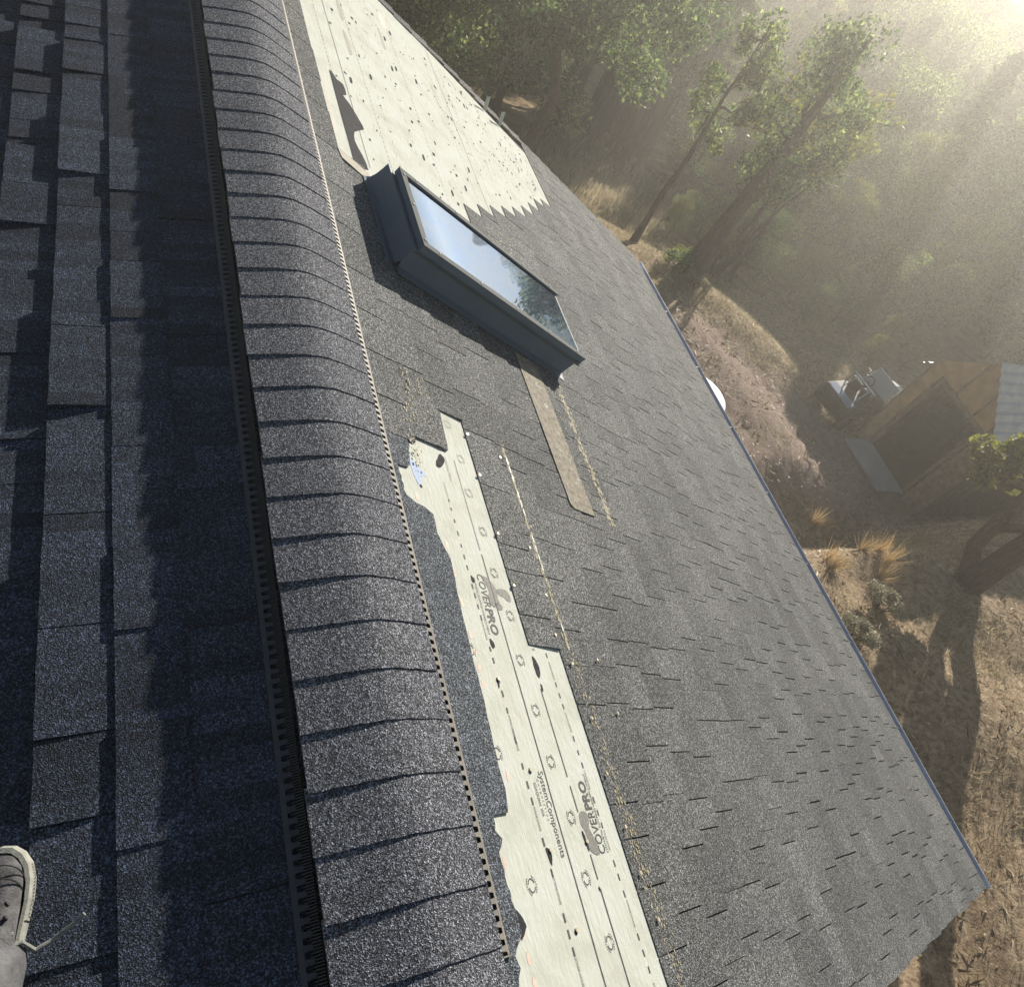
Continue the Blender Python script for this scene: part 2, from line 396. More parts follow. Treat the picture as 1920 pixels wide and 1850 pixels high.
# a few slot marks in the headlap strip
# --- broken tab corner by the top of the near sheet
m = MB()
def plate(m, pts, h, th=.004):
    n = len(pts); top = [Rw(s, y, h) for s, y in pts]; bot = [Rw(s, y, h-th) for s, y in pts]
    m.add(top+bot, [tuple(range(n))]+[(i, (i+1) % n, n+(i+1) % n, n+i) for i in range(n)])
plate(m, [(.31, 1.325), (.46, 1.324), (.466, 1.35), (.468, 1.40), (.476, 1.487), (.44, 1.497), (.31, 1.495)], .0085, .006)
hpart(m, 'broken_tab', SHR)

# --- underlayment sheets
def sheet(name, poly_rows, h):
    m = MB()
    for (y0, a0, b0), (y1, a1, b1) in zip(poly_rows[:-1], poly_rows[1:]):
        n = 6
        for i in range(n):
            m.add([Rw(a0+(b0-a0)*i/n, y0, h), Rw(a1+(b1-a1)*i/n, y1, h), Rw(a1+(b1-a1)*(i+1)/n, y1, h), Rw(a0+(b0-a0)*(i+1)/n, y0, h)], [(0, 3, 2, 1)])
    return hpart(m, name, MEM)
m = MB()
near_u = sheet('underlayment', [(YN+.02, .16, .80), (.1, .16, .80), (.69, .16, .80), (.72, .16, .62), (1.2, .16, .62), (1.54, .2, .62)], .0014)
far_u = sheet('underlayment', [(2.6, .2, 1.3), (3.1, .2, 1.35), (3.6, .2, 2.0), (4.15, .2, 2.6), (4.6, .2, 2.6), (4.80, .2, 2.58), (4.93, .2, 1.7), (5.0, .2, 1.2)], .0014)
# upper lap of the near sheet, its lower edge at s = .583, lying a little proud
def flatpoly(m, pts, h): m.add([Rw(s, y, h) for s, y in pts], [tuple(range(len(pts)))])
# printed marks
def text_pts(txt, bold=0, space=1.):
    c = bpy.data.curves.new('t', 'FONT'); c.body = txt; c.size = 1; c.offset = bold; c.space_character = space; c.resolution_u = 3
    o = bpy.data.objects.new('t', c); COL.objects.link(o); dg = bpy.context.evaluated_depsgraph_get(); dg.update()
    me = o.evaluated_get(dg).to_mesh(); vs = [v.co.copy() for v in me.vertices]; fs = [tuple(p.vertices) for p in me.polygons]
    o.evaluated_get(dg).to_mesh_clear(); bpy.data.objects.remove(o); bpy.data.curves.remove(c); return vs, fs
def put_text(m, txt, s, y, length, height, up=1, h=.0022, bold=0, space=1., sskew=0):
    # up=+1: letters' tops point down-slope and the line runs towards -y; up=-1: tops point to the ridge, line runs +y
    vs, fs = text_pts(txt, bold, space)
    x0, x1 = min(v.x for v in vs), max(v.x for v in vs); 
    out = []
    for v in vs:
        u = (v.x-x0)/(x1-x0)*length
        out.append(Rw(s+up*v.y/.7*height+sskew*u, y-up*u, h))
    m.add(out, fs if up > 0 else fs)
def ring(m, s, y, r, wd, a0, a1, h=.0022, n=14, st=.82):
    vs = []
    for i in range(n+1):
        a = a0+(a1-a0)*i/n
        for q in (r-wd/2, r+wd/2): vs.append(Rw(s+q*math.cos(a)*st, y+q*math.sin(a), h))
    m.add(vs, [(2*i, 2*i+1, 2*i+3, 2*i+2) for i in range(n)])
def mark(m, s, y):
    ring(m, s, y, .0135, .0026, .3, 2.9); ring(m, s, y, .0135, .0026, 3.4, 6.05)
    for c in (0, math.pi):                                   # the ring of tiny lettering round the nailing mark
        for i in range(8):
            a = c-.95+1.9*i/7+.15; ring(m, s, y, .0198, .0034, a-.07, a+.07, n=1)
def dash(m, s, y0, y1, wd=.0062, h=.0022): flatpoly(m, [(s-wd/2, y0), (s-wd/2, y1), (s+wd/2, y1), (s+wd/2, y0)], h)
def blob(m, pts, h, jit=.0, sub=3):
    P = []
    n = len(pts)
    for i in range(n):
        p0, p1, p2, p3 = (pts[(i+j-1) % n] for j in range(4))
        for k in range(sub):
            t = k/sub
            P.append(tuple(.5*((2*p1[a])+(-p0[a]+p2[a])*t+(2*p0[a]-5*p1[a]+4*p2[a]-p3[a])*t*t+(-p0[a]+3*p1[a]-3*p2[a]+p3[a])*t**3)+rnd.uniform(-jit, jit) for a in (0, 1)))
    flatpoly(m, P, h)
m = MB(); f_ = MB()
dash(m, .4875, -.48, -.05, .0042); dash(m, .488, -.05, .30, .0042); dash(m, .489, .30, .962, .0042); dash(f_, .487, .975, 1.30, .0042)
dash(m, .58, -.48, .058, .0046); dash(m, .581, .078, .135, .0046); dash(m, .583, .235, .30, .0042); dash(m, .583, .322, .56, .0042)
cyc = [('d', .0), ('d', .0)]
for y0 in (-.075-.155*2, -.075-.155, ): pass
# left dashed line: pairs of dashes between the words
for a, b in ((.361, .346), (.318, .30), (.28, .262), (.189, .17), (.122, .104), (.031, .012), (-.002, -.02), (-.036, -.054), (-.115, -.133), (-.15, -.168), (-.25, -.268), (.408, .425), (.50, .485), (.545, .528), (.58, .565), (.634, .618), (.665, .652)):
    dash(m, .4065, a, b)
for yy in (.258, .102, -.057, -.175, .48, .445):
    put_text(m, 'EXTENDED EXPOSURE', .4035, yy, .054, .0075, 1)
for a, b in ((.977, .966), (.943, .928), (.909, .894), (.85, .835), (.822, .807), (.788, .774), (.756, .739), (1.02, 1.005), (1.06, 1.048), (1.1, 1.09), (1.13, 1.12)): dash(m, .404, a, b, .0055)
put_text(m, 'EXTENDED EXPOSURE', .4, .736, .052, .007, 1); put_text(f_, 'EXTENDED EXPOSURE', .4, 1.19, .055, .007, 1)
for a, b in ((.672, .657), (.584, .57), (.552, .537), (.52, .505), (.43, .415), (.391, .378), (.358, .343), (.268, .252), (.235, .22), (.203, .189), (.112, .096), (.08, .064), (.041, .025), (-.055, -.07), (-.09, -.105), (-.125, -.14)):
    dash(m, .676-.013*(y0+.4-b) if False else .664+.022*(.67-a), a, b, .0055)
for yy, L_ in ((.645, .055), (.495, .055), (.337, .05), (.184, .048), (.018, .06), (-.16, .06)):
    put_text(m, 'EXTENDED EXPOSURE', .661+.022*(.67-yy), yy, L_, .0068, 1)
put_text(m, 'SystemComponents', .461, .34, .2, .020, 1, sskew=-.01)
put_text(m, 'Corporation', .447, .321, .097, .0085, 1, space=1.9); put_text(m, 'ISSAQUAH, WA', .430, .313, .079, .0105, 1)
put_text(m, 'COVER', .436, .889, .105, .029, 1, bold=.004); put_text(m, 'PRO', .434, .781, .078, .03, 1, bold=.03)
put_text(m, 'SYNTHETIC ROOFING UNDERLAYMENT', .4155, .872, .172, .0085, 1)
put_text(m, 'COVER', .654, .131, .104, .030, -1, bold=.008); put_text(m, 'PRO', .652, .237, .073, .03, -1, bold=.035)
put_text(m, 'SYNTHETIC ROOFING UNDERLAYMENT', .6665, .131, .198, .0085, -1)
put_text(m, 'S', .60, .681, .008, .011, 1)
put_text(f_, 'CORPORATIONS', .437, 1.295, .09, .010, 1)
for s, y in ((.524, .907), (.541, .773), (.527, .638), (.325, .648), (.529, 1.049), (.324, .919), (.53, .362), (.546, .224), (.533, .086), (.322, .098), (.552, -.053), (.322, .385), (.53, .497), (.54, -.19), (.328, -.19)): mark(m, s, y)
for s, y in ((.506, 1.45), (.524, 1.317), (.514, 1.184)): mark(f_, s, y)
ink = hsub(m, 'printed_marking', INK, near_u); hsub(f_, 'printed_marking', INK2, near_u)
EM = [MB(), MB()]   # the soft grey emblem printed beside the name, twice
for pts in ([(.456, .882), (.476, .886), (.497, .872), (.508, .855), (.512, .838), (.505, .825), (.508, .806), (.497, .80), (.478, .79), (.466, .797), (.462, .82), (.473, .836), (.468, .86)],
            [(.512, .85), (.53, .857), (.556, .856), (.568, .842), (.566, .822), (.55, .82), (.535, .83), (.519, .834)],
            [(.482, .803), (.50, .806), (.516, .80), (.513, .788), (.499, .784), (.486, .79)],
            [(.584, .228), (.6, .236), (.619, .231), (.621, .214), (.612, .196), (.616, .18), (.627, .158), (.626, .134), (.611, .130), (.594, .137), (.583, .15), (.59, .17), (.588, .19), (.58, .205)]):
    blob(EM[pts[0][1] < .5], pts, .0020)
GP = flat('soft_grey_print', (.2, .195, .18), .7, var=.45, sc=260)
for e_ in EM: hsub(e_, 'printed_emblem', GP, near_u)
m = MB()
for yy in np.arange(-.4, 1.25, .045):
    if rnd.random() < .55 and not .2 < yy < .25:
        s = .338 if .3 < yy < 1.0 else (.262 if yy > 1.05 else .27)
        s += (.0 if yy > .2 else -.02); blob(m, [(s-.004, yy), (s+.008, yy+.006), (s+.006, yy+.02), (s-.002, yy+.024)], .0019, .001)
flatpoly(m, [(.744, -.02), (.752, -.02), (.754, .036), (.748, .036)], .0021)
hsub(m, 'faded_lettering', REDINK, near_u)
m = MB(); blob(m, [(.272, 1.229), (.29, 1.226), (.302, 1.21), (.325, 1.196), (.327, 1.184), (.305, 1.178), (.298, 1.15), (.285, 1.143), (.277, 1.16), (.272, 1.19)], .0020, .001); hsub(m, 'blue_print_patch', BLUEINK, near_u)
for pts in (   # tears
           [(.423, 1.301), (.437, 1.289), (.432, 1.27), (.405, 1.243), (.388, 1.246), (.402, 1.275)],
            [(.236, .060), (.253, .057), (.268, .035), (.266, .022), (.249, .008), (.238, .012)],
            [(.589, .655), (.601, .645), (.607, .625), (.60, .60), (.589, .592), (.584, .61), (.585, .64)],
            [(.408, .878), (.418, .872), (.42, .86), (.41, .857)], [(.416, .69), (.428, .68), (.427, .665), (.418, .662), (.413, .675)],
            [(.397, .578), (.405, .575), (.403, .558), (.397, .55)], [(.408, .168), (.420, .162), (.424, .15), (.414, .128), (.408, .15)],
            [(.428, .348), (.434, .346), (.433, .336), (.428, .338)], [(.431, -.005), (.438, -.008), (.437, -.017), (.43, -.014)], [(.574, .063), (.579, .06), (.577, .052), (.573, .055)],
            [(.573, .19), (.579, .186), (.584, .155), (.58, .142), (.574, .16)], [(.29, 1.147), (.297, 1.144), (.296, 1.136), (.289, 1.138)], [(.588, .575), (.594, .566), (.59, .55), (.586, .56)]):
    m = MB(); blob(m, pts, .0024, .0012); hsub(m, 'torn_hole', FELT, near_u)
# far sheet print
m = MB(); f_ = MB()
def line(m, s0, y0, s1, y1, wd=.004, seg=0, gap=.5, h=.0022):
    if not seg: flatpoly(m, [(s0-wd/2, y0), (s1-wd/2, y1), (s1+wd/2, y1), (s0+wd/2, y0)], h); return
    n = int((y1-y0)/seg)
    for i in range(n):
        a, b = i/n, (i+gap)/n
        flatpoly(m, [(s0+(s1-s0)*a-wd/2, y0+(y1-y0)*a), (s0+(s1-s0)*b-wd/2, y0+(y1-y0)*b), (s0+(s1-s0)*b+wd/2, y0+(y1-y0)*b), (s0+(s1-s0)*a+wd/2, y0+(y1-y0)*a)], h)
for s in (.488, 1.466): line(m, s, 2.78 if s < 1 else 3.3, s, 4.9, .0045)
for s, ya in ((.41, 2.98), (.648, 2.75), (1.38, 3.2), (1.545, 3.4), (1.05, 2.9), (1.9, 3.65), (2.28, 4.1)): line(f_, s, ya, s-.005, 4.85, .004, .035, .62)
for s in (.72, .9, 1.2, 1.62, 1.75, 2.05, 2.2): line(f_, s, 2.9 if s < 1.2 else 4.0, s, 4.8, .0025, .09, .35)
hsub(m, 'printed_marking', INK, far_u); hsub(f_, 'printed_marking', INK2, far_u)
m = MB()
for i in range(230):
    s = rnd.uniform(.42, 2.5); y = rnd.uniform(max(2.75, 3.147+(s-1.19)*.82 if s > 1.15 else 2.75)+.05, 4.8)
    if y > 4.86 - .02*s: continue
    if 2.05 < y < 2.75: continue
    r = rnd.choice((.004, .005, .006, .009)); l = r*rnd.choice((1, 1.2, 1.5, 3))
    blob(m, [(s-r, y-l), (s+r*.7, y-l*.6), (s+r, y+l), (s-r*.5, y+l*.8)], .0025, .001, 2)
hsub(m, 'nail_hole', FELT, far_u)
m = MB()
for i in range(70):
    s = rnd.uniform(.4, 2.5); y = rnd.uniform(max(2.75, 3.2+(s-1.19)*.82 if s > 1.15 else 2.75)+.05, 4.75)
    for k in range(rnd.randint(2, 5)):
        ss = s+rnd.uniform(-.02, .02); yy = y+rnd.uniform(-.05, .05); l = rnd.uniform(.01, .035)
        flatpoly(m, [(ss, yy), (ss+.002, yy+l*.3), (ss+.004, yy+l), (ss+.001, yy+l*.8)], .0021)
for ss, yy in ((.62, 4.25), (.95, 4.4), (1.35, 4.3), (1.7, 3.9), (.6, 3.9)): blob(m, [(ss-.01, yy-.12), (ss+.012, yy-.1), (ss+.015, yy+.05), (ss-.005, yy+.1)], .00205, .003)
hsub(m, 'scuff_mark', INK2, far_u)
m = MB()
for i in range(16):
    yy = 2.86+i*.026; s = .322+.001*i
    blob(m, [(s, yy), (s+.012, yy+.004), (s+.01, yy+.014), (s-.003, yy+.015)], .0019, .001, 2)
blob(m, [(1.0, 4.62), (1.04, 4.6), (1.06, 4.75), (1.02, 4.78)], .0019, .004)
hsub(m, 'faded_lettering', REDINK, far_u)
m = MB(); blob(m, [(.392, 3.39), (.428, 3.36), (.466, 3.362), (.467, 3.28), (.441, 3.25), (.468, 3.22), (.522, 3.105), (.507, 3.06), (.45, 2.99), (.436, 2.91), (.457, 2.84), (.47, 2.75), (.40, 2.72), (.392, 2.76), (.391, 3.0)], .0027, .0015, 2); hsub(m, 'torn_hole', FELT, far_u)
# tan metal step flashing at the lower end of the far sheet
m = MB(); plate(m, [(.30, 2.735), (.395, 2.715), (.455, 2.70), (.455, 2.64), (.395, 2.655), (.312, 2.675)], .011, .008); hpart(m, 'flashing_strip', TANMETAL)
m = MB()   # torn scraps still standing at the rake
for y_, s_ in ((4.86, 2.02), (4.84, 2.2)):
    for k in range(2):
        a = Rw(s_+k*.02, y_, .003); m.add([a, a+Vector((.012, 0, .0)), a+Vector((.02, .03, .08+k*.02)), a+Vector((.008, .035, .085))], [(0, 1, 2, 3)])
hsub(m, 'torn_scrap', MEM, far_u)

# --- weathered strip, sealant, nails
m = MB(); plate(m, [(1.137, 2.10), (1.30, 2.10), (1.302, 1.305), (1.155, 1.302), (1.137, 1.32)], .0118, .006); hpart(m, 'exposed_backing_strip', WEATH)
m = MB()
def hs(s): return .0052+.0062*(((s-.59)/.152) % 1 if s > .59 else .75)
def dots(s, y0, y1, n, sp_, r):
    for i in range(n):
        y = rnd.uniform(y0, y1); ss = s+rnd.gauss(0, sp_); q = rnd.uniform(.4, 1)*r
        h = hs(ss)
        blob(m, [(ss-q*.6, y-q), (ss+q*.6, y-q*.8), (ss+q*.5, y+q*1.2), (ss-q*.5, y+q)], h, .0006, 2)
dots(.788, .70, 1.47, 130, .004, .008); dots(1.44, 1.30, 2.05, 260, .012, .008); dots(.80, -.45, .68, 330, .013, .0045); dots(1.36, 1.3, 2.05, 60, .012, .004)
for i in range(9): dots(2.65+i*.02, 3.05+i*.14 if i else 3.0, 3.2+i*.14, 8, .03, .006)
dots(1.5, 2.98, 3.2, 40, .1, .006)
for s in (.335, .35, .40, .43): dots(s, 1.38, 1.62, 26, .006, .004)
dots(.30, 1.2, 1.45, 40, .01, .005)
hpart(m, 'sealant_strip', AMBER)
m = MB()
for i in range(22):
    y = .72+i*.035; m_s = .790
    if rnd.random() < .6: blob(m, [(m_s-.003, y), (m_s+.003, y), (m_s+.0035, y+.022), (m_s-.002, y+.025)], hs(m_s)+.0006, .0006, 2)
hpart(m, 'release_tape', flat('pale_release_film', (.62, .62, .58), .4, .5, var=.2, sc=80))
def nail(s, y, h):
    m = MB(); c = Rw(s, y, h); nz = Vector((math.sin(TR), 0, math.cos(TR))); u = Vector((0, 1, 0)); v = nz.cross(u)
    P = [c+(u*math.cos(a)+v*math.sin(a))*.0052 for a in [i*math.pi/4 for i in range(8)]]
    m.prism(P, nz*.0025); return hpart(m, 'roofing_nail', NAIL)
for s, y in ((.746, 1.037), (.593, .875), (.751, .869), (.731, .733), (.93, .671), (.765, .322), (.771, .182), (.771, .068), (.772, .644), (.782, .479), (.783, -.044), (.941, .499), (.591, 1.437), (.59, 1.272), (.746, 1.396), (.592, 1.053)): nail(s, y, .0095 if s < .6 else .0105)
for s, y in ((.421, .160), (.437, -.008), (.403, .575), (.432, .343), (.580, .165)): nail(s, y, .0035)

# --- ridge caps
def capz(x):
    return -(.1777*x+.3344*math.sqrt(x*x+.055**2))+.036
def cap(yk, seed):
    r = random.Random(seed); nu = 26; m = MB(); uL, uR = -.190+r.uniform(-.003, .003), .143+r.uniform(-.002, .002)
    e = .1125; rows = [(0, .0036), (.03, .0031), (.07, .0021), (e+.012, .0003)]
    tl, trr = r.uniform(-.0015, .002), r.uniform(-.0015, .0015); skew = r.uniform(-.003, .003)
    vs = []
    for ro, h in rows:
        for i in range(nu+1):
            x = uL+(uR-uL)*i/nu; q = i/nu
            z = capz(x)+h+(tl*(1-q)**2+trr*q*q)*(1-ro/e)*.7
            vs.append((x, yk+ro+skew*q+.0007*math.sin(i*1.3+seed) if ro == 0 else yk+ro, z))
    n = nu+1; fs = [(j*n+i, j*n+i+1, (j+1)*n+i+1, (j+1)*n+i) for j in range(3) for i in range(nu)]
    b = len(vs)
    vs += vs[:n]
    for i in range(n): x, y, z = vs[i]; vs.append((x, y, z-.0042))
    fs += [(b+i+1, b+i, b+n+i, b+n+i+1) for i in range(nu)]
    for side, i in ((0, 0), (1, nu)):                        # long cut edges
        c = len(vs); vs += [vs[j*n+i] for j in range(4)]
        for j in range(4): x, y, z = vs[j*n+i]; vs.append((x, y, z-.0065))
        for j in range(3):
            q = (c+j, c+j+1, c+j+5, c+j+4); fs.append(q if side else q[::-1])
    m.add(vs, fs); o = hpart(m, 'ridge_cap', SHC)
    o.data.polygons.foreach_set('use_smooth', [i < 3*nu for i in range(len(o.data.polygons))]); return o
for k in range(-5, 44):
    y = .0035+.1125*k
    if y+.12 < 5.09: cap(y, 100+k)

# --- ridge vent edges
def vent(F, c, y0, y1, mat, ribs):
    m = MB(); p = .0212; y = y0; d = MB()
    m.add([F(c+.017, y0, .013), F(c+.017, y1, .013), F(c+.026, y1, .0105), F(c+.026, y0, .0105), F(c+.028, y1, .004), F(c+.028, y0, .004)], [(0, 1, 2, 3), (3, 2, 4, 5)])
    while y < y1-p:
        q = y+p/2; o = [(c+.0172, -.0062), (c+.0085, -.0042), (c+.004, -.0048), (c+.0, -.0024), (c+.0, .0024), (c+.004, .0048), (c+.0085, .0042), (c+.0172, .0062)]
        top = [F(a, q+b, .0128+(c+.017-a)*.12) for a, b in o]; bot = [F(a, q+b, .009) for a, b in o]
        m.add(top+bot, [tuple(range(8))]+[(i, (i+1) % 8, 8+(i+1) % 8, 8+i) for i in range(8)]); y += p
    if ribs:
        y = y0
        while y < min(y1, 3.4): 
            m.add([F(c-.014, y, .022), F(c-.014, y+.0016, .022), F(c+.008, y+.0016, .009), F(c+.008, y, .009), F(c-.014, y, .003), F(c+.008, y, .003), F(c-.014, y+.0016, .003), F(c+.008, y+.0016, .003)], [(0, 1, 2, 3), (0, 3, 5, 4), (1, 6, 7, 2)]); y += .0053
    part = hpart(m, 'ridge_vent', mat)
    d.add([F(c-.03, y0, .0042), F(c-.03, y1, .0042), F(c+.018, y1, .0042), F(c+.018, y0, .0042), F(c-.03, y0, .018), F(c-.03, y1, .018)], [(0, 3, 2, 1), (0, 1, 5, 4)])
    hsub(d, 'vent_channel', BLACK, part)
    return part
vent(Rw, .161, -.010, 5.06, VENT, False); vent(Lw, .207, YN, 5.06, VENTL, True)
m = MB(); m.add([Rw(.1605, -.0115, .004), Rw(.189, -.0115, .004), Rw(.189, -.0115, .0125), Rw(.1605, -.0115, .016), Rw(.1605, -.0145, .004), Rw(.189, -.0145, .004), Rw(.189, -.0145, .0125), Rw(.1605, -.0145, .016)], [(0, 1, 2, 3), (7, 6, 5, 4), (3, 2, 6, 7), (1, 5, 6, 2), (0, 3, 7, 4)]); hpart(m, 'vent_end_plug', VENT)
m = MB(); m.prism([(-.17, YN+.005, -.031), (.13, YN+.005, -.07), (.13, YN+.005, capz(.13)), (.06, YN+.005, capz(.06)), (0, YN+.005, capz(0)), (-.06, YN+.005, capz(-.06)), (-.17, YN+.005, capz(-.17))], (0, 5.5, 0)); hpart(m, 'vent_body', BLACK)

# --- skylight
sky_t = hpart(MB(), 'skylight', None)
def rb(m, s0, s1, y0, y1, h0, h1): m.add([Rw(s, y, h) for s in (s0, s1) for y in (y0, y1) for h in (h0, h1)], [(0, 1, 3, 2), (4, 6, 7, 5), (0, 4, 5, 1), (2, 3, 7, 6), (0, 2, 6, 4), (1, 5, 7, 3)])
m = MB(); rb(m, .462, 1.525, 2.168, 2.61, .0, .112); hsub(m, 'curb', METAL_DK, sky_t, bevel=.003)
m = MB()   # skirt of the sash
rb(m, .475, 1.548, 2.160, 2.188, .114, .140); rb(m, .475, 1.548, 2.59, 2.618, .114, .140); rb(m, .475, .502, 2.1885, 2.5895, .114, .140); rb(m, 1.52, 1.534, 2.1885, 2.5895, .114, .1335)
hsub(m, 'sash', METAL_DK, sky_t, bevel=.002)
m = MB()   # pale cover trims on three sides
rb(m, .474, 1.545, 2.158, 2.190, .1405, .1445); rb(m, .474, 1.562, 2.588, 2.620, .1405, .1445); rb(m, .474, .506, 2.1905, 2.5875, .1405, .1445)
hsub(m, 'cover_trim', METAL_LT, sky_t, bevel=.0015)
m = MB(); rb(m, .455, 1.55, 2.152, 2.1595, .098, .104); rb(m, 1.526, 1.555, 2.165, 2.60, .09, .112); hsub(m, 'drip_lip', METAL_LT, sky_t)
g = Mat('skylight_glass', .015, .5)
gl = g.n('BsdfGlossy'); gl.inputs['Roughness'].default_value = .012; gl.inputs['Color'].default_value = (.20, .40, .80, 1)  # blue of the reflected sky is tinted into the gloss colour
g.base((.012, .016, .02)); fr = g.n('Fresnel'); fr.inputs['IOR'].default_value = 2.0; ms = g.n('MixShader')
g.l(fr.outputs[0], ms.inputs[0]); g.l(g.b.outputs[0], ms.inputs[1]); g.l(gl.outputs[0], ms.inputs[2]); g.l(ms.outputs[0], g.out.inputs[0])
bw = g.n('Bump'); bw.inputs['Strength'].default_value = .03; bw.inputs['Distance'].default_value = .02; g.l(g.noise(2.5, 2), bw.inputs['Height']); g.l(bw.outputs[0], gl.inputs['Normal'])
m = MB(); rb(m, .503, 1.5195, 2.1895, 2.5885, .120, .136); hsub(m, 'pane', g.m, sky_t)
m = MB()
for s in (.56, .80, 1.03, 1.26, 1.48):
    for y in (2.174, 2.604): rb(m, s-.004, s+.004, y-.004, y+.004, .1448, .1475)
for y in (2.2, 2.4, 2.58): rb(m, .486, .494, y-.004, y+.004, .1448, .1475)
hsub(m, 'trim_screws', METAL_DK, sky_t)
m = MB()   # saddle flashing curving up the upper end
pr = [(.412, .0125), (.425, .015), (.440, .026), (.4485, .05), (.4535, .085), (.455, .1125), (.4605, .1125), (.4605, .02)]
for (a, b), (c, d) in zip(pr[:-1], pr[1:]):
    m.add([Rw(a, 2.152-.0*b, b), Rw(a, 2.655, b), Rw(c, 2.655, d), Rw(c, 2.152, d)], [(0, 1, 2, 3)])
m.add([Rw(a, 2.152, b) for a, b in pr[1:]]+[Rw(.461, 2.152, .006)], [tuple(range(9))])
m.add([Rw(a, 2.655, b) for a, b in pr[1:]]+[Rw(.461, 2.655, .006)], [tuple(range(9))[::-1]])
hsub(m, 'saddle_flashing', METAL_DK, sky_t, smooth=False)
m = MB()   # side and apron flashing
m.add([Rw(.462, 2.12, .012), Rw(1.53, 2.12, .012), Rw(1.53, 2.167, .0135), Rw(.462, 2.167, .0135), Rw(.462, 2.167, .09), Rw(1.53, 2.167, .09)], [(0, 3, 2, 1), (3, 4, 5, 2)])
hsub(m, 'apron_flashing', METAL_DK, sky_t)

# --- gutter, fascia, gable verge
def eave(y): return Rw(SE, y, 0)
pts = [(-.012, -.012), (-.012, -.085), (.030, -.085), (.042, -.05), (.066, -.006), (.056, 0.0), (.0545, -.006), (.040, -.05), (.026, -.079), (-.006, -.079), (-.006, -.012)]
m = MB(); ys = [YN-.01, .5, 1.4, 2.3, 3.2, 4.1, 4.84]; vs = []
for y in ys:
    e = eave(y); vs += [(e.x+a, y, e.z+b) for a, b in pts]
n = len(pts); m.add(vs, [(j*n+i, (j+1)*n+i, (j+1)*n+(i+1) % n, j*n+(i+1) % n) for j in range(len(ys)-1) for i in range(n)]+[tuple(range(n)), tuple(range((len(ys)-1)*n, len(ys)*n))[::-1]])
gut = hpart(m, 'gutter', GUTTER)
for y in np.arange(-.1, 4.8, .62):
    m = MB(); e = eave(float(y)); m.box((e.x+.018, float(y), e.z-.006), (.058, .014, .006)); hsub(m, 'gutter_hanger', METAL_DK, gut)
m = MB(); m.box((0, 0, 0), (0, 0, 0)); m = MB()
for y, q in ((YN+.03, .02), (4.80, .02)):
    for F, s1 in ((Rw, 4.4), (Lw, 4.3)):
        m.prism([F(.02, y, -.102), F(s1, y, -.102), F(s1, y, -.20), F(.02, y, -.20)], (0, q, 0))
hpart(m, 'verge_board', WOOD)

# ------------------------------------------------------------------ shed
PLY = flat('weathered_plywood', (.40, .26, .13), .8, .2, var=.25, sc=5, bump=.4)
PLANK = flat('grey_brown_planks', (.21, .155, .11), .85, .2, var=.35, sc=9, bump=.5)
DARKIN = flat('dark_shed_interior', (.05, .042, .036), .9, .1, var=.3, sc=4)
CORR = flat('corrugated_roof_steel', (.36, .38, .40), .5, .4, .35, var=.2, sc=4)
RAMPM = flat('grey_ramp_sheet', (.34, .36, .40), .65, .3, var=.15, sc=5)
SX = 12.6; zb = ZG-.05
shed = thing('shed', 'brown plywood shed with a dark open doorway, grey ramp and corrugated roof', 'shed', (SX, 5.7, ZG))
def lp(m): return [(x-SX, y-5.7, z-ZG) for x, y, z in m]
m = MB(); T_ = .09
A = [(6.62, zb), (6.29, zb), (6.29, -4.33), (5.03, -4.33), (5.03, zb), (4.58, zb), (4.58, -4.42), (5.78, -3.38), (6.62, -4.16)]
m.prism([(0, y-5.7, z-ZG) for y, z in (A[0], A[1], A[2], (6.29, -3.86), A[8])], (T_, 0, 0))
m.prism([(0, y-5.7, z-ZG) for y, z in (A[2], A[3], (5.03, -4.03), A[7], (6.29, -3.86))], (T_, 0, 0))
m.build('front_wall', PLY, shed)
m = MB()
for y0, z0, z1 in ((6.60, -.02, 2.0), (6.31, -.02, 1.84), (5.9, 1.96, 2.66), (5.4, 1.96, 2.42)): m.box((-.012, y0-5.7, (z0+z1)/2), (.02, .035, z1-z0))
m.build('batten', PLANK, shed)
m = MB()
for i in range(9):
    z0 = .0+i*.2; m.box((.04, 4.805-5.7, z0+.098), (.07+.008*(i % 2), .44, .192))
m.prism([(0, 4.58-5.7, 1.8), (0, 5.026-5.7, 1.8), (0, 5.026-5.7, 2.165), (0, 4.58-5.7, 1.79)], (.085, 0, 0))
m.build('plank_panel', PLANK, shed)
m = MB(); 
m.box((1.5, 6.57-5.7, .95), (2.8, .08, 1.95)); m.box((1.5, 4.62-5.7, .85), (2.8, .08, 1.75)); m.box((2.9, -.1, 1.1), (.08, 1.9, 2.2)); m.build('side_wall', PLANK, shed)
m = MB(); m.box((1.4, -.1, .04), (2.7, 1.9, .06)); m.build('floor', DARKIN, shed)
m = MB()
def corr(y0, z0, y1, z1):
    n = 44; vs = []
    for i in range(n+1):
        t = i/n; dz = .016*math.sin(t*n*math.pi/2); 
        for x in ((-.10 if y1 < y0 else .02), 3.1): vs.append((x, y0+(y1-y0)*t-5.7, z0+(z1-z0)*t-ZG+dz+(.035 if y1 < y0 else -.005)))
    m.add(vs, [(2*i, 2*i+1, 2*i+3, 2*i+2) for i in range(n)])
corr(5.78, -3.37, 4.40, -4.57); corr(5.78, -3.40, 6.80, -4.40); m.build('corrugated_roof', CORR, shed)
m = MB(); m.prism([(-.62, 6.36-5.7, .04), (-.62, 5.12-5.7, .06), (-.02, 5.04-5.7, .11), (-.02, 6.30-5.7, .11)], (0, 0, .035)); m.build('ramp', RAMPM, shed)
m = MB()
for y in (6.24, 5.08): m.box((.02, y-5.7, .93), (.12, .07, 1.86))
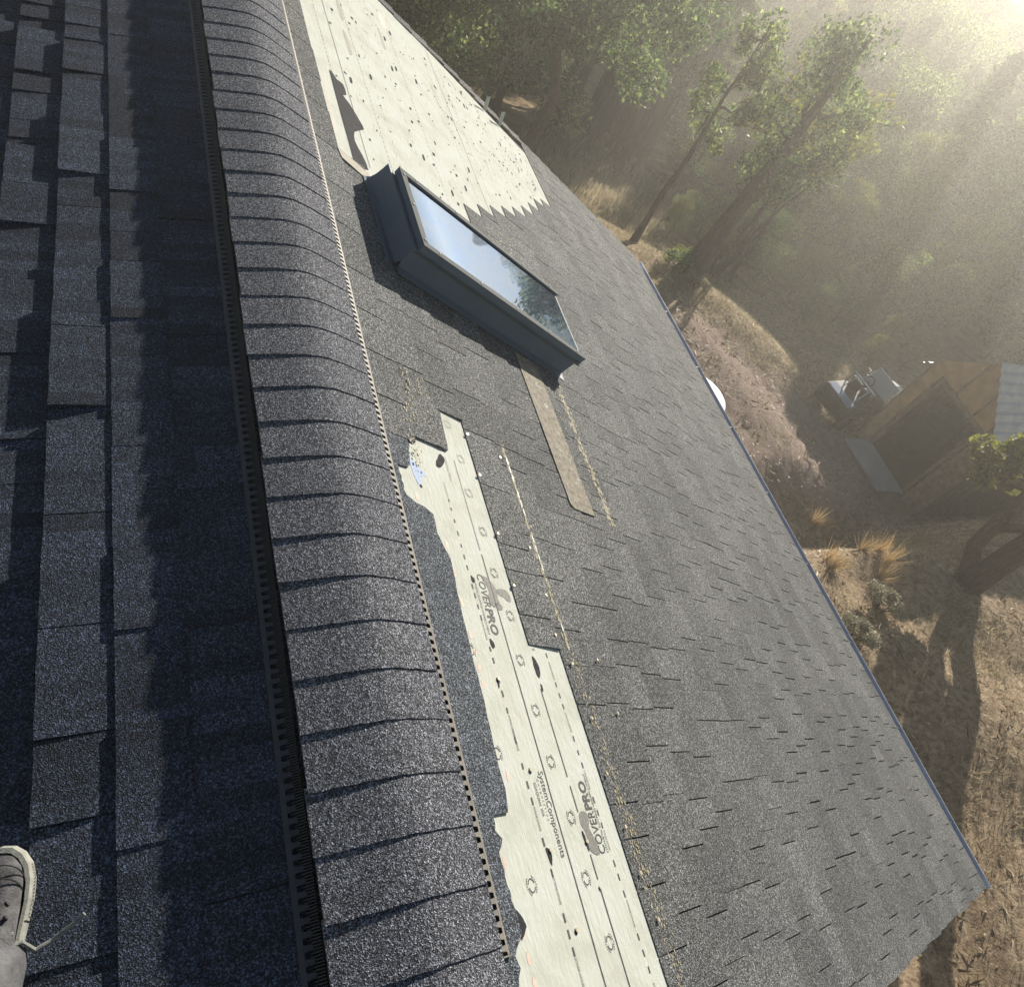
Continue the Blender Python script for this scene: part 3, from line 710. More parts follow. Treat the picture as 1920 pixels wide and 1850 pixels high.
m.box((.02, -.04, 1.90), (.12, 1.3, .08)); m.build('door_frame', PLANK, shed)
m = MB(); m.box((1.2, 6.2-5.7, .5), (.9, .4, .8)); m.box((1.6, 5.3-5.7, .35), (.6, .5, .55)); m.build('shelf', DARKIN, shed)

# ------------------------------------------------------------------ open utility vehicle
PAINT = flat('grey_vehicle_paint', (.20, .215, .23), .3, .5, .1, var=.08, sc=5)
SEATM = flat('black_vinyl', (.02, .02, .022), .5, .4, var=.2, sc=9)
TYRE = flat('tyre_rubber', (.025, .024, .023), .85, .2, var=.3, sc=12)
CHROME = flat('bright_steel', (.7, .7, .7), .2, .5, .9, var=.05)
BEDM = flat('blue_grey_bed_cover', (.20, .27, .40), .7, .1, .0, var=.06, sc=3)
GLASSY = Mat('windscreen', .05, .6).base((.35, .40, .42)).m
VX, VY = 12.75, 7.12
car = thing('utility_vehicle', 'small open grey utility vehicle with blue-grey cargo cover, parked beside the shed', 'vehicle', (VX, VY, tz(VX, VY)), R(8)); car.scale = (.80, .64, .80)
m = MB()
m.prism([(-1.35, -.52, .34), (1.30, -.50, .34), (1.36, -.46, .62), (.22, -.52, .70), (.10, -.54, .50), (-.66, -.54, .50), (-.72, -.54, .72), (-1.38, -.52, .72)], (0, 1.05, 0)); m.build('body', SEATM, car, bevel=.03)
m = MB(); hv = [(.20, .50, .84, .98), (.65, .48, .84, .98), (1.12, .42, .80, .92), (1.40, .28, .70, .78)]; vs = []
for x, hw, ze, zc in hv:
    for q in (-1, -.6, 0, .6, 1): vs.append((x, q*hw, zc-(zc-ze)*q*q))
    vs += [(x, hw, .5), (x, -hw, .5)]
n = 7; m.add(vs, [(j*n+i, (j+1)*n+i, (j+1)*n+(i+1) % n, j*n+(i+1) % n) for j in range(3) for i in range(n)]+[tuple(range(n)), tuple(range(3*n, 4*n))[::-1]]); m.build('hood', PAINT, car, smooth=False, bevel=.012)
m = MB(); m.prism([(.08, -.50, .86), (.08, .50, .86), (.24, .46, 1.2), (.24, -.46, 1.2)], (.02, 0, .01)); wsn = m.build('windscreen', GLASSY, car)
m = MB(); m.tube([(.07, -.52, .82), (.25, -.48, 1.23), (.25, .48, 1.23), (.07, .52, .82)], .018); m.build('windscreen_frame', CHROME, wsn)
for y in (-.25, .25):
    m = MB(); m.box((-.36, y, .62), (.36, .42, .12)); m.box((-.56, y, .82), (.10, .40, .44), Matrix.Rotation(-.2, 3, 'Y')); m.build('seat', SEATM, car, bevel=.03)
m = MB(); m.tube([(-.66, -.5, .5), (-.70, -.48, 1.16), (-.70, .48, 1.16), (-.66, .5, .5)], .022); m.tube([(-.70, -.3, 1.16), (-.98, -.3, .74)], .016); m.tube([(-.70, .3, 1.16), (-.98, .3, .74)], .016); m.build('roll_bar', CHROME, car)
m = MB(); P = [(-.10+.06*math.sin(a), .25+.15*math.cos(a), .95+.13*math.sin(a)) for a in [i*math.pi/8 for i in range(17)]]; m.tube(P, .014, 6); m.tube([(-.10, .25, .95), (.10, .25, .76)], .016, 6); m.build('steering_wheel', BLACK, car)
m = MB(); m.box((-1.20, 0, .80), (.30, 1.0, .03)); m.build('cargo_cover', BEDM, car, bevel=.01)
m = MB(); m.box((-.95, 0, .74), (.78, 1.08, .09)); m.build('cargo_bed', SEATM, car, bevel=.01)
m = MB(); m.tube([(-1.42, -.48, .5), (-1.50, -.44, .62), (-1.50, .44, .62), (-1.42, .48, .5)], .03); m.tube([(-1.42, -.4, .4), (-1.47, 0, .42), (-1.42, .4, .4)], .02); m.build('rear_bumper', BLACK, car)
for y in (-.2, .2):
    m = MB(); m.tube([(1.36, y, .66), (1.41, y, .66)], [.055, .045], 12); m.build('headlight', CHROME, car)
for x in (-.95, .92):
    for y in (-.56, .56):
        m = MB(); prf = [(.27, -.09), (.30, -.05), (.30, .05), (.27, .09), (.17, .08), (.17, -.08)]; vs = []; K = 20
        for i in range(K):
            a = 2*math.pi*i/K; vs += [(x+r_*math.cos(a), y+o, .30+r_*math.sin(a)) for r_, o in prf]
        m.add(vs, [(i*6+j, ((i+1) % K)*6+j, ((i+1) % K)*6+(j+1) % 6, i*6+(j+1) % 6) for i in range(K) for j in range(6)])
        wh = m.build('wheel', TYRE, car); m = MB(); m.tube([(x, y-.05, .30), (x, y+.05, .30)], .168, 16); m.build('rim', CHROME, wh)
for y, nm in ((-.6, 1), (.6, 1)):
    m = MB(); m.tube([(.10, y*.85, .9), (.08, y, 1.0)], .01, 6); m.box((.08, y, 1.05), (.03, .11, .08)); m.build('mirror', CHROME, car)

# ------------------------------------------------------------------ white garden table
WHITE = flat('white_plastic', (.80, .80, .84), .45, .4, var=.03, sc=3)
tb = thing('garden_table', 'white plastic garden table with a slotted round top, half hidden below the roof edge', 'table', (6.82, 5.72, tz(6.82, 5.72)))
m = MB(); K = 40; rr = .43; zt = .72
def disc(m, z0, z1, holes):
    step = 32
    xs = np.linspace(-rr, rr, step+1)
    for i in range(step):
        for j in range(step):
            cx, cy = (xs[i]+xs[i+1])/2, (xs[j]+xs[j+1])/2
            if math.hypot(cx, cy) > rr*.93: continue
            if any(abs(cx-a) < d and abs(cy-b) < e for a, b, d, e in holes): continue
            m.add([(xs[i], xs[j], z1), (xs[i+1], xs[j], z1), (xs[i+1], xs[j+1], z1), (xs[i], xs[j+1], z1)], [(0, 1, 2, 3)])
    for i in range(K):
        a, b = 2*math.pi*i/K, 2*math.pi*(i+1)/K
        q = [(r_*math.cos(t), r_*math.sin(t), z) for r_, z in ((rr*.90, z1-.001), (rr, z1-.004), (rr, z0)) for t in (a, b)]
        m.add(q, [(0, 2, 3, 1), (2, 4, 5, 3)])
disc(m, zt-.05, zt, [(x, y, .075, .012) for x in (.2,) for y in (-.25, -.15, .12, .25)]+[(x, y, .075, .012) for x in (-.2,) for y in (-.25, -.12, .0, .12, .25)]+[(0, 0, .02, .02)])
m.build('tabletop', WHITE, tb)
for a in (.78, 2.36, 3.93, 5.5):
    m = MB(); m.tube([(.3*math.cos(a), .3*math.sin(a), zt-.04), (.36*math.cos(a), .36*math.sin(a), 0)], [.03, .022], 8); m.build('leg', WHITE, tb)

# ------------------------------------------------------------------ vegetation
def leaf_mat(name, cols, trans=.45, tint=(1.25, 1.35, .75)):
    m = Mat(name, .6, .25); c = m.ramp(m.island(), cols)
    c = m.mix(1., c, m.ramp(m.objrand(), [(0, (.8, .85, .85)), (1, (1.18, 1.1, .95))]), 'MULTIPLY')
    m.base(c); t = m.n('BsdfTranslucent'); g2 = m.mix(1., c, tint, 'MULTIPLY'); m.l(g2, t.inputs['Color'])
    x = m.n('MixShader'); x.inputs[0].default_value = trans; m.l(m.b.outputs[0], x.inputs[1]); m.l(t.outputs[0], x.inputs[2]); m.l(x.outputs[0], m.out.inputs[0]); return m.m
LEAF = leaf_mat('broad_leaf', [(0, (.035, .07, .045)), (.5, (.10, .155, .085)), (.8, (.22, .27, .13)), (1, (.46, .50, .28))], .5)
LEAFY = leaf_mat('yellow_green_leaf', [(0, (.09, .10, .025)), (.5, (.19, .19, .05)), (1, (.32, .30, .10))])
NEEDLE = leaf_mat('conifer_needle', [(0, (.05, .085, .052)), (.6, (.11, .15, .09)), (1, (.22, .26, .16))], .35)
GRASSM = leaf_mat('straw_grass', [(0, (.36, .29, .20)), (.5, (.58, .50, .37)), (.85, (.72, .66, .53)), (1, (.45, .42, .32))], .35, (1.05, 1., .9))
TUFTM = leaf_mat('orange_bunchgrass', [(0, (.42, .31, .18)), (.5, (.58, .45, .27)), (1, (.70, .58, .38))], .3, (1.05, 1., .9))
SAGE = leaf_mat('grey_sage_leaf', [(0, (.22, .20, .15)), (.5, (.42, .38, .29)), (1, (.58, .54, .42))], .3, (1.05, 1., .9))
def bark_mat(name, c):
    m = Mat(name, .9, .15); f = m.noise(4, 8, .75, scale=(9, 9, 1.3)); lo = tuple(v*.45 for v in c); hi = tuple(v*1.4 for v in c)
    m.base(m.ramp(f, [(.35, lo), (.65, hi)])).bump(f, .9, .05); return m.m
BARK = bark_mat('grey_brown_bark', (.13, .10, .075)); BARKP = bark_mat('dark_pine_bark', (.075, .055, .045))
def leafquads(C, n, rad, size, g, droop=0, aspect=.55, flatz=.75):
    """n leaves round each clump centre C (k,3); returns (n*k,4,3)"""
    k = len(C); c = np.repeat(C, n, 0); N_ = n*k
    d = g.normal(size=(N_, 3)); d /= np.linalg.norm(d, axis=1)[:, None]
    r = np.repeat(np.broadcast_to(rad, (k,)), n)*g.uniform(.25, 1, N_)**.6
    p = c+d*r[:, None]*np.array([1, 1, flatz])
    a = g.normal(size=(N_, 3)); a[:, 2] -= droop; a /= np.linalg.norm(a, axis=1)[:, None]
    b = np.cross(a, g.normal(size=(N_, 3))); b /= np.linalg.norm(b, axis=1)[:, None]
    s = size*g.uniform(.6, 1.4, N_)[:, None]
    return np.stack([p-a*s, p+b*s*aspect, p+a*s, p-b*s*aspect], 1)
def limb(m, p0, p1, r0, r1, g, n=5, wob=.08):
    p0, p1 = np.array(p0, float), np.array(p1, float); l = np.linalg.norm(p1-p0); P = []
    for i in range(n+1):
        t = i/n; P.append(p0+(p1-p0)*t+g.normal(0, wob*l*math.sin(math.pi*t), 3)+np.array([0, 0, -.08*l*math.sin(math.pi*t)]))
    m.tube(P, [r0+(r1-r0)*i/n for i in range(n+1)], 6); return P
def broad_tree(name, H, W_, seed, leaf, leaves, lsize, lean=(0, 0), trunk_r=.16, crown_base=.35, nl=9, stems=1, wob=.02):
    g = np.random.default_rng(seed); o = bpy.data.objects.new(name, None); COL.objects.link(o); m = MB(); C = []; rad = []
    for sidx in range(stems):
        base = np.array([0, 0, -.15]) if stems == 1 else np.array([g.uniform(-.4, .4), g.uniform(-.4, .4), -.15])
        top = np.array([lean[0]*H+(g.uniform(-.25, .25)*H if stems > 1 else 0), lean[1]*H+(g.uniform(-.25, .25)*H if stems > 1 else 0), H*.93])
        T = [base+(top-base)*t+np.array([g.normal(0, wob*H), g.normal(0, wob*H), 0])*math.sin(math.pi*t) for t in np.linspace(0, 1, 8)]
        tr = trunk_r/math.sqrt(stems)
        m.tube(T, [tr*(1.35 if i == 0 else 1)*(1-.85*i/7) for i in range(8)], 9)
        for i in range(nl):
            t = crown_base+(.95-crown_base)*(i+g.uniform(0, .8))/nl; q = t*7; b = int(q); s0 = T[b]+(T[min(b+1, 7)]-T[b])*(q-b)
            a = g.uniform(0, 6.28); ln = W_*g.uniform(.6, 1.05)*(1-.55*max(0, t-.45)/.55); el = g.uniform(.05, .65)
            e = s0+np.array([math.cos(a)*ln, math.sin(a)*ln, ln*el]); P = limb(m, s0, e, tr*(1-t)*.55+.015, .012, g)
            for c in (P[-1], P[-2], P[3]): C.append(c+g.normal(0, .12*W_, 3)); rad.append(g.uniform(.22, .40)*W_)
            for k_ in range(2):
                e2 = P[3]+np.array([g.normal(0, .4*W_), g.normal(0, .4*W_), g.uniform(-.05, .4)*W_]); limb(m, P[3], e2, .018, .006, g, 3); C.append(e2); rad.append(g.uniform(.18, .34)*W_)
        C.append(T[-1]); rad.append(.35*W_)
    tk = m.build('trunk', BARK); tk.parent = o; kid(o, tk)
    C = np.array(C); cr = quads('crown', leafquads(C, max(20, leaves//len(C)), np.array(rad), lsize, g, .5), leaf); cr.parent = o; kid(o, cr); return o
def pine_tree(name, H, W_, seed, n, lsize, base=.3):
    g = np.random.default_rng(seed); o = bpy.data.objects.new(name, None); COL.objects.link(o); m = MB(); m.tube([(0, 0, -.2), (g.normal(0, .05), g.normal(0, .05), H*.5), (0, 0, H)], [H*.02, H*.014, .015], 7); C = []
    k = 0
    while k < 46:
        t = base+(1-base)*k/46; a = k*2.4+g.uniform(-.3, .3); ln = W_*(1-t)/(1-base)*g.uniform(.7, 1.15)+.12
        e = np.array([math.cos(a)*ln, math.sin(a)*ln, t*H-ln*.12]); m.tube([(0, 0, t*H), e], [.022*(1-t)+.008, .004], 4, False)
        for q in np.linspace(.35, 1, max(2, int(ln/.28))): C.append((e[0]*q, e[1]*q, t*H-ln*.12*q+g.normal(0, .04)))
        k += 1
    tk = m.build('trunk', BARKP); tk.parent = o; kid(o, tk); C = np.array(C)
    cr = quads('crown', leafquads(C, max(6, n//len(C)), .24, lsize, g, .8, .28, .7), NEEDLE); cr.parent = o; kid(o, cr); return o
def place(o, x, y, sc, rz, label, cat='tree', group=None, dz=0, first=False):
    c = o if first else copy_tree(o)
    c.location = (x, y, tz(x, y)+dz); c.scale = (sc, sc, sc*random.uniform(.92, 1.08)); c.rotation_euler = (0, 0, rz); tag(c, label, cat, group); return c
# ---- prototypes
PB = [broad_tree('leafy_tree', 6.5, 1.7, 21, LEAF, 19000, .044), broad_tree('leafy_tree', 7.5, 2.1, 22, LEAF, 22000, .046, (.06, .03)),
      broad_tree('leafy_tree', 5.5, 1.6, 23, LEAFY, 16000, .042, (-.05, .05), .12, .25), broad_tree('leafy_tree', 6.0, 1.9, 24, LEAF, 19000, .044, (.1, 0), .13, .2, 10)]
PP = [pine_tree('pine_tree', 9, 1.3, 31, 8000, .13, .46), pine_tree('pine_tree', 9.5, 1.2, 32, 8000, .13, .5), pine_tree('pine_tree', 8.5, 1.7, 33, 10000, .14, .12)]
used = set()
def put(P, i, x, y, sc, rz, label, group=None, dz=0):
    f = (id(P), i) not in used; used.add((id(P), i)); return place(P[i], x, y, sc, rz, label, 'tree', group, dz, f)
CX, CY = -.51, 0
spots = []
def ok(x, y, md):
    if any((x-a)**2+(y-b)**2 < md*md for a, b in spots): return False
    spots.append((x, y)); return True
r3 = random.Random(5)
def scatter(n, az, rr_, H, fn, md=1.7, reject=None):
    k = 0; t = 0
    while k < n and t < 4000:
        t += 1; a = R(r3.uniform(*az)); r_ = math.sqrt(r3.uniform(rr_[0]**2, rr_[1]**2)); x, y = CX+r_*math.sin(a), r_*math.cos(a)
        if crest_d(x, y) < .5 and not (math.degrees(a) < 30 and y > 10): continue
        if reject and reject(math.degrees(a), r_): continue
        if not ok(x, y, md): continue
        fn(x, y, r_, r3.uniform(0, 6.28), r3.uniform(*H)); k += 1
scatter(15, (3, 30.5), (12.5, 21), (5, 7.5), lambda x, y, r_, z, h: put(PB, r3.choice((0, 1, 3, 0)), x, y, h/6.5, z, 'dense green leafy tree crowding behind the far gable edge of the roof', 'leafy trees behind the far gable'), 2.0)
scatter(12, (3, 31), (21, 34), (7, 10), lambda x, y, r_, z, h: put(PB, r3.choice((0, 1, 3)), x, y, h/6.5, z, 'tall dark leafy tree rising behind the trees at the far gable', 'tall trees farther behind the gable'), 2.2)
scatter(30, (30.2, 37.6), (20.5, 28), (5.6, 7.4), lambda x, y, r_, z, h: put(PP, r3.choice((0, 1)), x, y, h/9, z, 'thin bare-trunked pine of the grove beyond the orange grass', 'pines of the thin-trunked grove'), .75)
scatter(34, (28, 43), (46, 66), (9, 12), lambda x, y, r_, z, h: put(PP, 2, x, y, h/8.5, z, 'grey-green conifer on the far slope behind the pine grove', 'conifers on the far slope'), 2.0)
def cap_h(x, y, r_, h):
    lim = ZG+.225*(r_-13.2); dx, dy = x-11, y-15; dd = math.hypot(dx, dy)
    if dd > 1 and (dx*.766+dy*.643)/dd > .93: lim = min(lim, -7.4+.23*dd)
    dx, dy = x-18, y-26; dd = math.hypot(dx, dy)
    if dd > 1 and (dx*.766+dy*.643)/dd > .9: lim = min(lim, -10.2+.235*dd)
    return max(1.1, min(h, lim-tz(x, y)))   # crowns leave the low sun a way to the bank and the grass
def hazy(x, y, r_, z, h):
    i = r3.choice((0, 1, 2, 3, 2, 3)); h = min(cap_h(x, y, r_, h), 1.2-.058*r_-tz(x, y))   # and stay below the skyline
    put(PB, i, x, y, h/(6.9, 7.9, 5.8, 6.4)[i], z, 'pale hazy leafy tree in the sun-glazed woods beyond the bank', 'hazy woods beyond the bank')
scatter(26, (38.5, 61), (20.5, 27), (2.8, 5.2), hazy, 1.45)
scatter(30, (39, 62), (27, 50), (8, 12), hazy, 2.1)
scatter(52, (39, 63), (23, 48), (8, 12), lambda x, y, r_, z, h: put(PP, r3.choice((1, 2, 2)), x, y, max(.3, min(cap_h(x, y, r_, h), 1.2-.058*r_-tz(x, y))/9), z, 'pale hazy pine among the leafy trees of the sun-glazed woods', 'hazy pines beyond the bank'), 1.2)
def shedt(x, y, r_, z, h): i = r3.choice((0, 2, 3, 1)); put(PB, i, x, y, cap_h(x, y, r_, h)/(6.9, 7.9, 5.8, 6.4)[i], z, 'hazy leafy tree in the woods directly behind the shed', 'hazy woods behind the shed')
scatter(26, (37, 64), (42, 60), (12, 15), lambda x, y, r_, z, h: (lambda i: put(PB, i, x, y, min(h, .5-.056*r_-tz(x, y))/(6.9, 7.9)[i], z, 'tall pale tree far off in the sun-glazed woods', 'far trees in the sun glare'))(r3.choice((0, 1))), 2.0)
scatter(12, (60, 80), (21, 27), (3.0, 5), shedt, 2.0, lambda a, r_: False)
scatter(18, (60, 78), (27, 46), (6, 9), shedt, 2.3)
def under(x, y, r_, z, h): put(PB, r3.choice((2, 3, 2)), x, y, h/6, z, 'dim shaded bushy tree in the woods just past the crest of the bank', 'shaded bushes past the bank')
scatter(28, (42, 62), (16.8, 22.5), (.9, 1.8), under, .95)
# ---- trees that stand alone
t = broad_tree('slender_tree', 4.6, .72, 41, LEAF, 4200, .038, (.03, .0), .075, .5, 7, 1, .004); place(t, 8.3, 10.45, .93, .4, 'slender leaning tree with a thin dark trunk, nearest to the orange grass clearing', first=True)
t = broad_tree('leaning_tree', 5.0, 1.35, 42, LEAF, 9500, .038, (.10, .04), .24, .34, 9, 1, .008); place(t, 9.5, 9.95, .93, 0, 'stout dark-trunked tree leaning at the crest of the grassy bank', first=True)
t = broad_tree('multi_stem_tree', 4.6, .75, 43, LEAFY, 2600, .05, (.12, 0), .10, .66, 3, 5); place(t, 11.6, 11.2, 1, 1.0, 'tree with a fan of many thin bare stems behind the grassy bank', first=True)
# forked tree on the right
g = np.random.default_rng(77); ft = thing('forked_tree', 'large forked tree with thick bare trunks on the dry grass, right of the shed', 'tree', (10.02, 2.46, tz(10.02, 2.46))); ft.scale = (.85, .85, .85)
m = MB(); m.tube([(0, 0, -.3), (.02, 0, .3), (-.05, .05, 1.4), (.1, .0, 3.2), (.2, -.1, 5.2), (.2, .1, 8.2)], [.28, .21, .185, .17, .14, .06], 12)
m.tube([(-.05, .1, .1), (-.16, .42, .55), (-.05, .62, 1.3), (.15, .85, 3), (.2, 1.1, 6)], [.14, .125, .115, .10, .05], 10); m.tube([(-.12, .5, .95), (-.05, .3, 1.25), (-.02, .08, 1.75)], [.08, .08, .1], 8)
C = []; rad = []
limb(m, (.1, .75, 1.6), (.6, 1.5, 1.25), .05, .015, g)
for c, q in (((.62, 1.6, 1.3), .36), ((.75, 1.9, 1.15), .3), ((.7, 1.2, 1.3), .3), ((.55, 1.5, .95), .24), ((.85, 1.6, 1.6), .3)): C.append(c); rad.append(q)
for i in range(26):
    a = g.uniform(0, 6.28); z = g.uniform(4.2, 8.8); ln = g.uniform(.8, 2.6); e = (math.cos(a)*ln, min(.5, math.sin(a)*ln-.4), z); limb(m, (.15, 0, z-1.2), e, .06, .012, g); C.append(e); rad.append(g.uniform(.45, .8))
tk = m.build('trunk', BARK, ft); cr = quads('crown', leafquads(np.array(C), 190, np.array(rad), .075, g, .4), LEAFY, ft)
for i, (x, y, s) in enumerate(((19.6, 3.3, .26), (17.6, .2, .24), (16.2, -1.6, .2), (23.5, 5.0, .4))): put(PB, (0, 3, 2, 1)[i], x, y, s, i*1.3, 'leafy tree standing past the forked tree, its shade falling on the grass', 'trees past the forked tree')

# ---- grass, tufts, shrubs
def blades(cx, cy, n, h, spread, g, wd=.012, lean=.5):
    N_ = len(cx)*n; x = np.repeat(cx, n)+g.normal(0, spread, N_); y = np.repeat(cy, n)+g.normal(0, spread, N_); z = terrain(x, y)-.02
    hh = np.repeat(np.broadcast_to(h, cx.shape), n)*g.uniform(.45, 1.1, N_); a = g.uniform(0, 6.28, N_); l = hh*g.uniform(.1, lean, N_); b = a+g.uniform(-1.5, 1.5, N_)
    p = np.stack([x, y, z], 1); u = np.stack([np.cos(b), np.sin(b), 0*b], 1)*wd; tip = p+np.stack([np.cos(a)*l, np.sin(a)*l, hh], 1)
    return np.stack([p-u, p+u, tip+u*.25, tip-u*.25], 1)
g = np.random.default_rng(9); Q = []
def region(n, x0, x1, y0, y1, keepf): 
    x = g.uniform(x0, x1, n); y = g.uniform(y0, y1, n); k = keepf(x, y); return x[k], y[k]
def clump(x, y): return np.sin(x*2.1+1.7*np.sin(y*1.3))+np.sin(y*2.9+x)+g.normal(0, .8, len(x))
x, y = region(15000, 7, 15.5, 5.5, 13.5, lambda x, y: (crest_d(x, y) > -2.5+.3*np.sin(3*x)) & (crest_d(x, y) < .7) & (x > 7.2) & ~((x > 12.4) & (y < 6.7))); Q.append(blades(x, y, 6, .075, .07, g, .006, 1.1))
x, y = region(17000, 5.5, 18, -6, 4.9, lambda x, y: (clump(x, y) > .5) & ~((x > 8) & (y > 4.3))); Q.append(blades(x, y, 10, .10, .07, g, .0045, 1.2))
x, y = region(5000, 8, 14, 10, 22, lambda x, y: (crest_d(x, y) > .3) & (np.abs(np.degrees(np.arctan2(x+.5, y))-35) < 6)); Q.append(blades(x, y, 5, .3, .08, g, .016))
gr = quads('dry_grass', np.concatenate(Q), GRASSM); tag(gr, 'short pale dry grass over the bank and slope', 'grass', kind='stuff')
n_ = 26000; lx = g.uniform(5.5, 16, n_); ly = g.uniform(-6, 13, n_); k_ = ~((lx > 11.9) & (ly > 4.3) & (ly < 8)); lx, ly = lx[k_], ly[k_]; n_ = len(lx)
a_ = g.uniform(0, 6.28, n_); s_ = g.uniform(.012, .035, n_); l_ = s_*g.choice([1, 1, 1.6, 3.2], n_); cz = terrain(lx, ly)+.012
P_ = np.stack([lx, ly, cz], 1); U_ = np.stack([np.cos(a_), np.sin(a_), g.uniform(-.5, .5, n_)], 1)*l_[:, None]; V_ = np.stack([-np.sin(a_), np.cos(a_), g.uniform(-.5, .5, n_)], 1)*(s_*.4)[:, None]
LITM = leaf_mat('dry_leaf_litter', [(0, (.12, .075, .045)), (.4, (.34, .24, .13)), (.75, (.55, .44, .28)), (1, (.72, .64, .48))], .2, (1, .9, .8))
lt = quads('leaf_litter', np.stack([P_-U_, P_+V_, P_+U_, P_-V_], 1), LITM); tag(lt, 'scattered dry leaves, straw and wood chips on the soil', 'leaf litter', kind='stuff')
def tuft(seed, n, h, spread, mat, name, wd=.005):
    g = np.random.default_rng(seed); a = g.uniform(0, 6.28, n); r_ = abs(g.normal(0, spread, n)); hh = h*g.uniform(.5, 1.05, n); p = np.stack([r_*np.cos(a)*.4, r_*np.sin(a)*.4, 0*a-.03], 1)
    tip = np.stack([np.cos(a)*(r_*3.2+.02), np.sin(a)*(r_*3.2+.02), hh], 1); b = g.uniform(0, 6.28, n); u = np.stack([np.cos(b), np.sin(b), 0*b], 1)*wd
    return quads(name, np.stack([p-u, p+u, tip+u*.2, tip-u*.2], 1), mat)
TU = [tuft(51, 90, .34, .05, TUFTM, 'bunchgrass_tuft'), tuft(52, 80, .28, .05, TUFTM, 'bunchgrass_tuft')]
tl = [(9.89, 4.5, 'leftmost bunchgrass tuft, orange, in the shade at the foot of the ramp'), (10.15, 4.44, 'tall orange bunchgrass tuft next to the leftmost tuft below the ramp'), (8.78, 3.27, 'orange bunchgrass tuft at the sunlit edge of the cut bank, left of a twin'),
      (8.95, 3.2, 'wide orange bunchgrass tuft on the cut bank edge, right of its twin'), (8.83, 2.96, 'orange bunchgrass tuft alone in the pale grass just below the cut bank edge'), (10.5, 3.45, 'tall orange bunchgrass tuft on the bank edge below the plank panel'),
      (11.21, 3.2, 'orange bunchgrass tuft between the two trunks of the forked tree'), (11.68, 3.25, 'rightmost orange bunchgrass tuft behind the forked tree'), (7.95, 3.02, 'low orange bunchgrass tuft nearest to the gutter'), (8.1, 3.2, 'ragged orange bunchgrass tuft between the gutter and the shed shade'), (8.58, 2.74, 'small orange bunchgrass tuft above the grey sage bush')]
for i, (x, y, lb) in enumerate(tl): place(TU[i % 2], x, y, r3.uniform(.85, 1.15), i*1.1, lb, 'grass tuft', 'orange bunchgrass tufts', 0, i < 2)
def shrub(seed, rad, n, mat, name):
    g = np.random.default_rng(seed); o = bpy.data.objects.new(name, None); COL.objects.link(o); m = MB(); C = []
    for i in range(9):
        a = g.uniform(0, 6.28); e = (math.cos(a)*rad*.7, math.sin(a)*rad*.7, rad*g.uniform(.5, 1.1)); limb(m, (0, 0, -.05), e, .018, .005, g, 3); C.append(e)
    s = m.build('stem', BARK); s.parent = o; kid(o, s); c = quads('foliage', leafquads(np.array(C), n//9, rad*.5, .022, g, 0), mat); c.parent = o; kid(o, c); return o
SH = [shrub(61, .38, 3200, SAGE, 'sage_shrub'), shrub(62, .36, 1900, LEAF, 'dark_bush'), shrub(63, .4, 1900, LEAFY, 'yellow_bush')]
for i, x, y, sc, lb, f in ((0, 8.06, 2.31, .7, 'grey sage bush on the dry grass beside the gutter', True), (0, 7.2, 1.95, .6, 'smaller grey sage bush lower on the dry grass by the gutter', False), (1, 9.05, 9.93, .8, 'dark green bush on the bank by the far end of the eave', True), (2, 10.0, 10.7, .8, 'yellow-green bush at the crest of the bank under the leaning tree', True), (0, 9.3, 9.45, .6, 'pale sage bush on the bank near the dark green bush', False)):
    place(SH[i], x, y, sc, i+.3, lb, 'bush', None, 0, f)

# ------------------------------------------------------------------ person standing on the left slope (one shoe shows)
DENIM = flat('dusty_grey_trousers', (.10, .10, .105), .9, .15, var=.45, sc=24, bump=.4); SHIRT = flat('grey_work_shirt', (.16, .17, .19), .9, .15, var=.2, sc=20)
SHOE = flat('dusty_black_canvas', (.10, .098, .10), .85, .2, var=.5, sc=45, bump=.3); SOLE = flat('dirty_rubber_sole', (.27, .27, .235), .8, .25, var=.25, sc=60, bump=.2)
SKIN = flat('skin', (.50, .33, .25), .6, .3, var=.08); HAIR = flat('brown_hair', (.06, .04, .03), .7, .3, var=.3, sc=60); LACE = flat('grey_shoelace', (.20, .20, .185), .85, .2, var=.3, sc=200)
pz = lambda x: x*math.tan(TL)+.016 if x < 0 else .0
px_, py_ = -1.02, .06
pn = worldthing('person', 'person in grey trousers and black canvas shoes standing on the shaded slope', 'person', (px_, py_, pz(px_)))
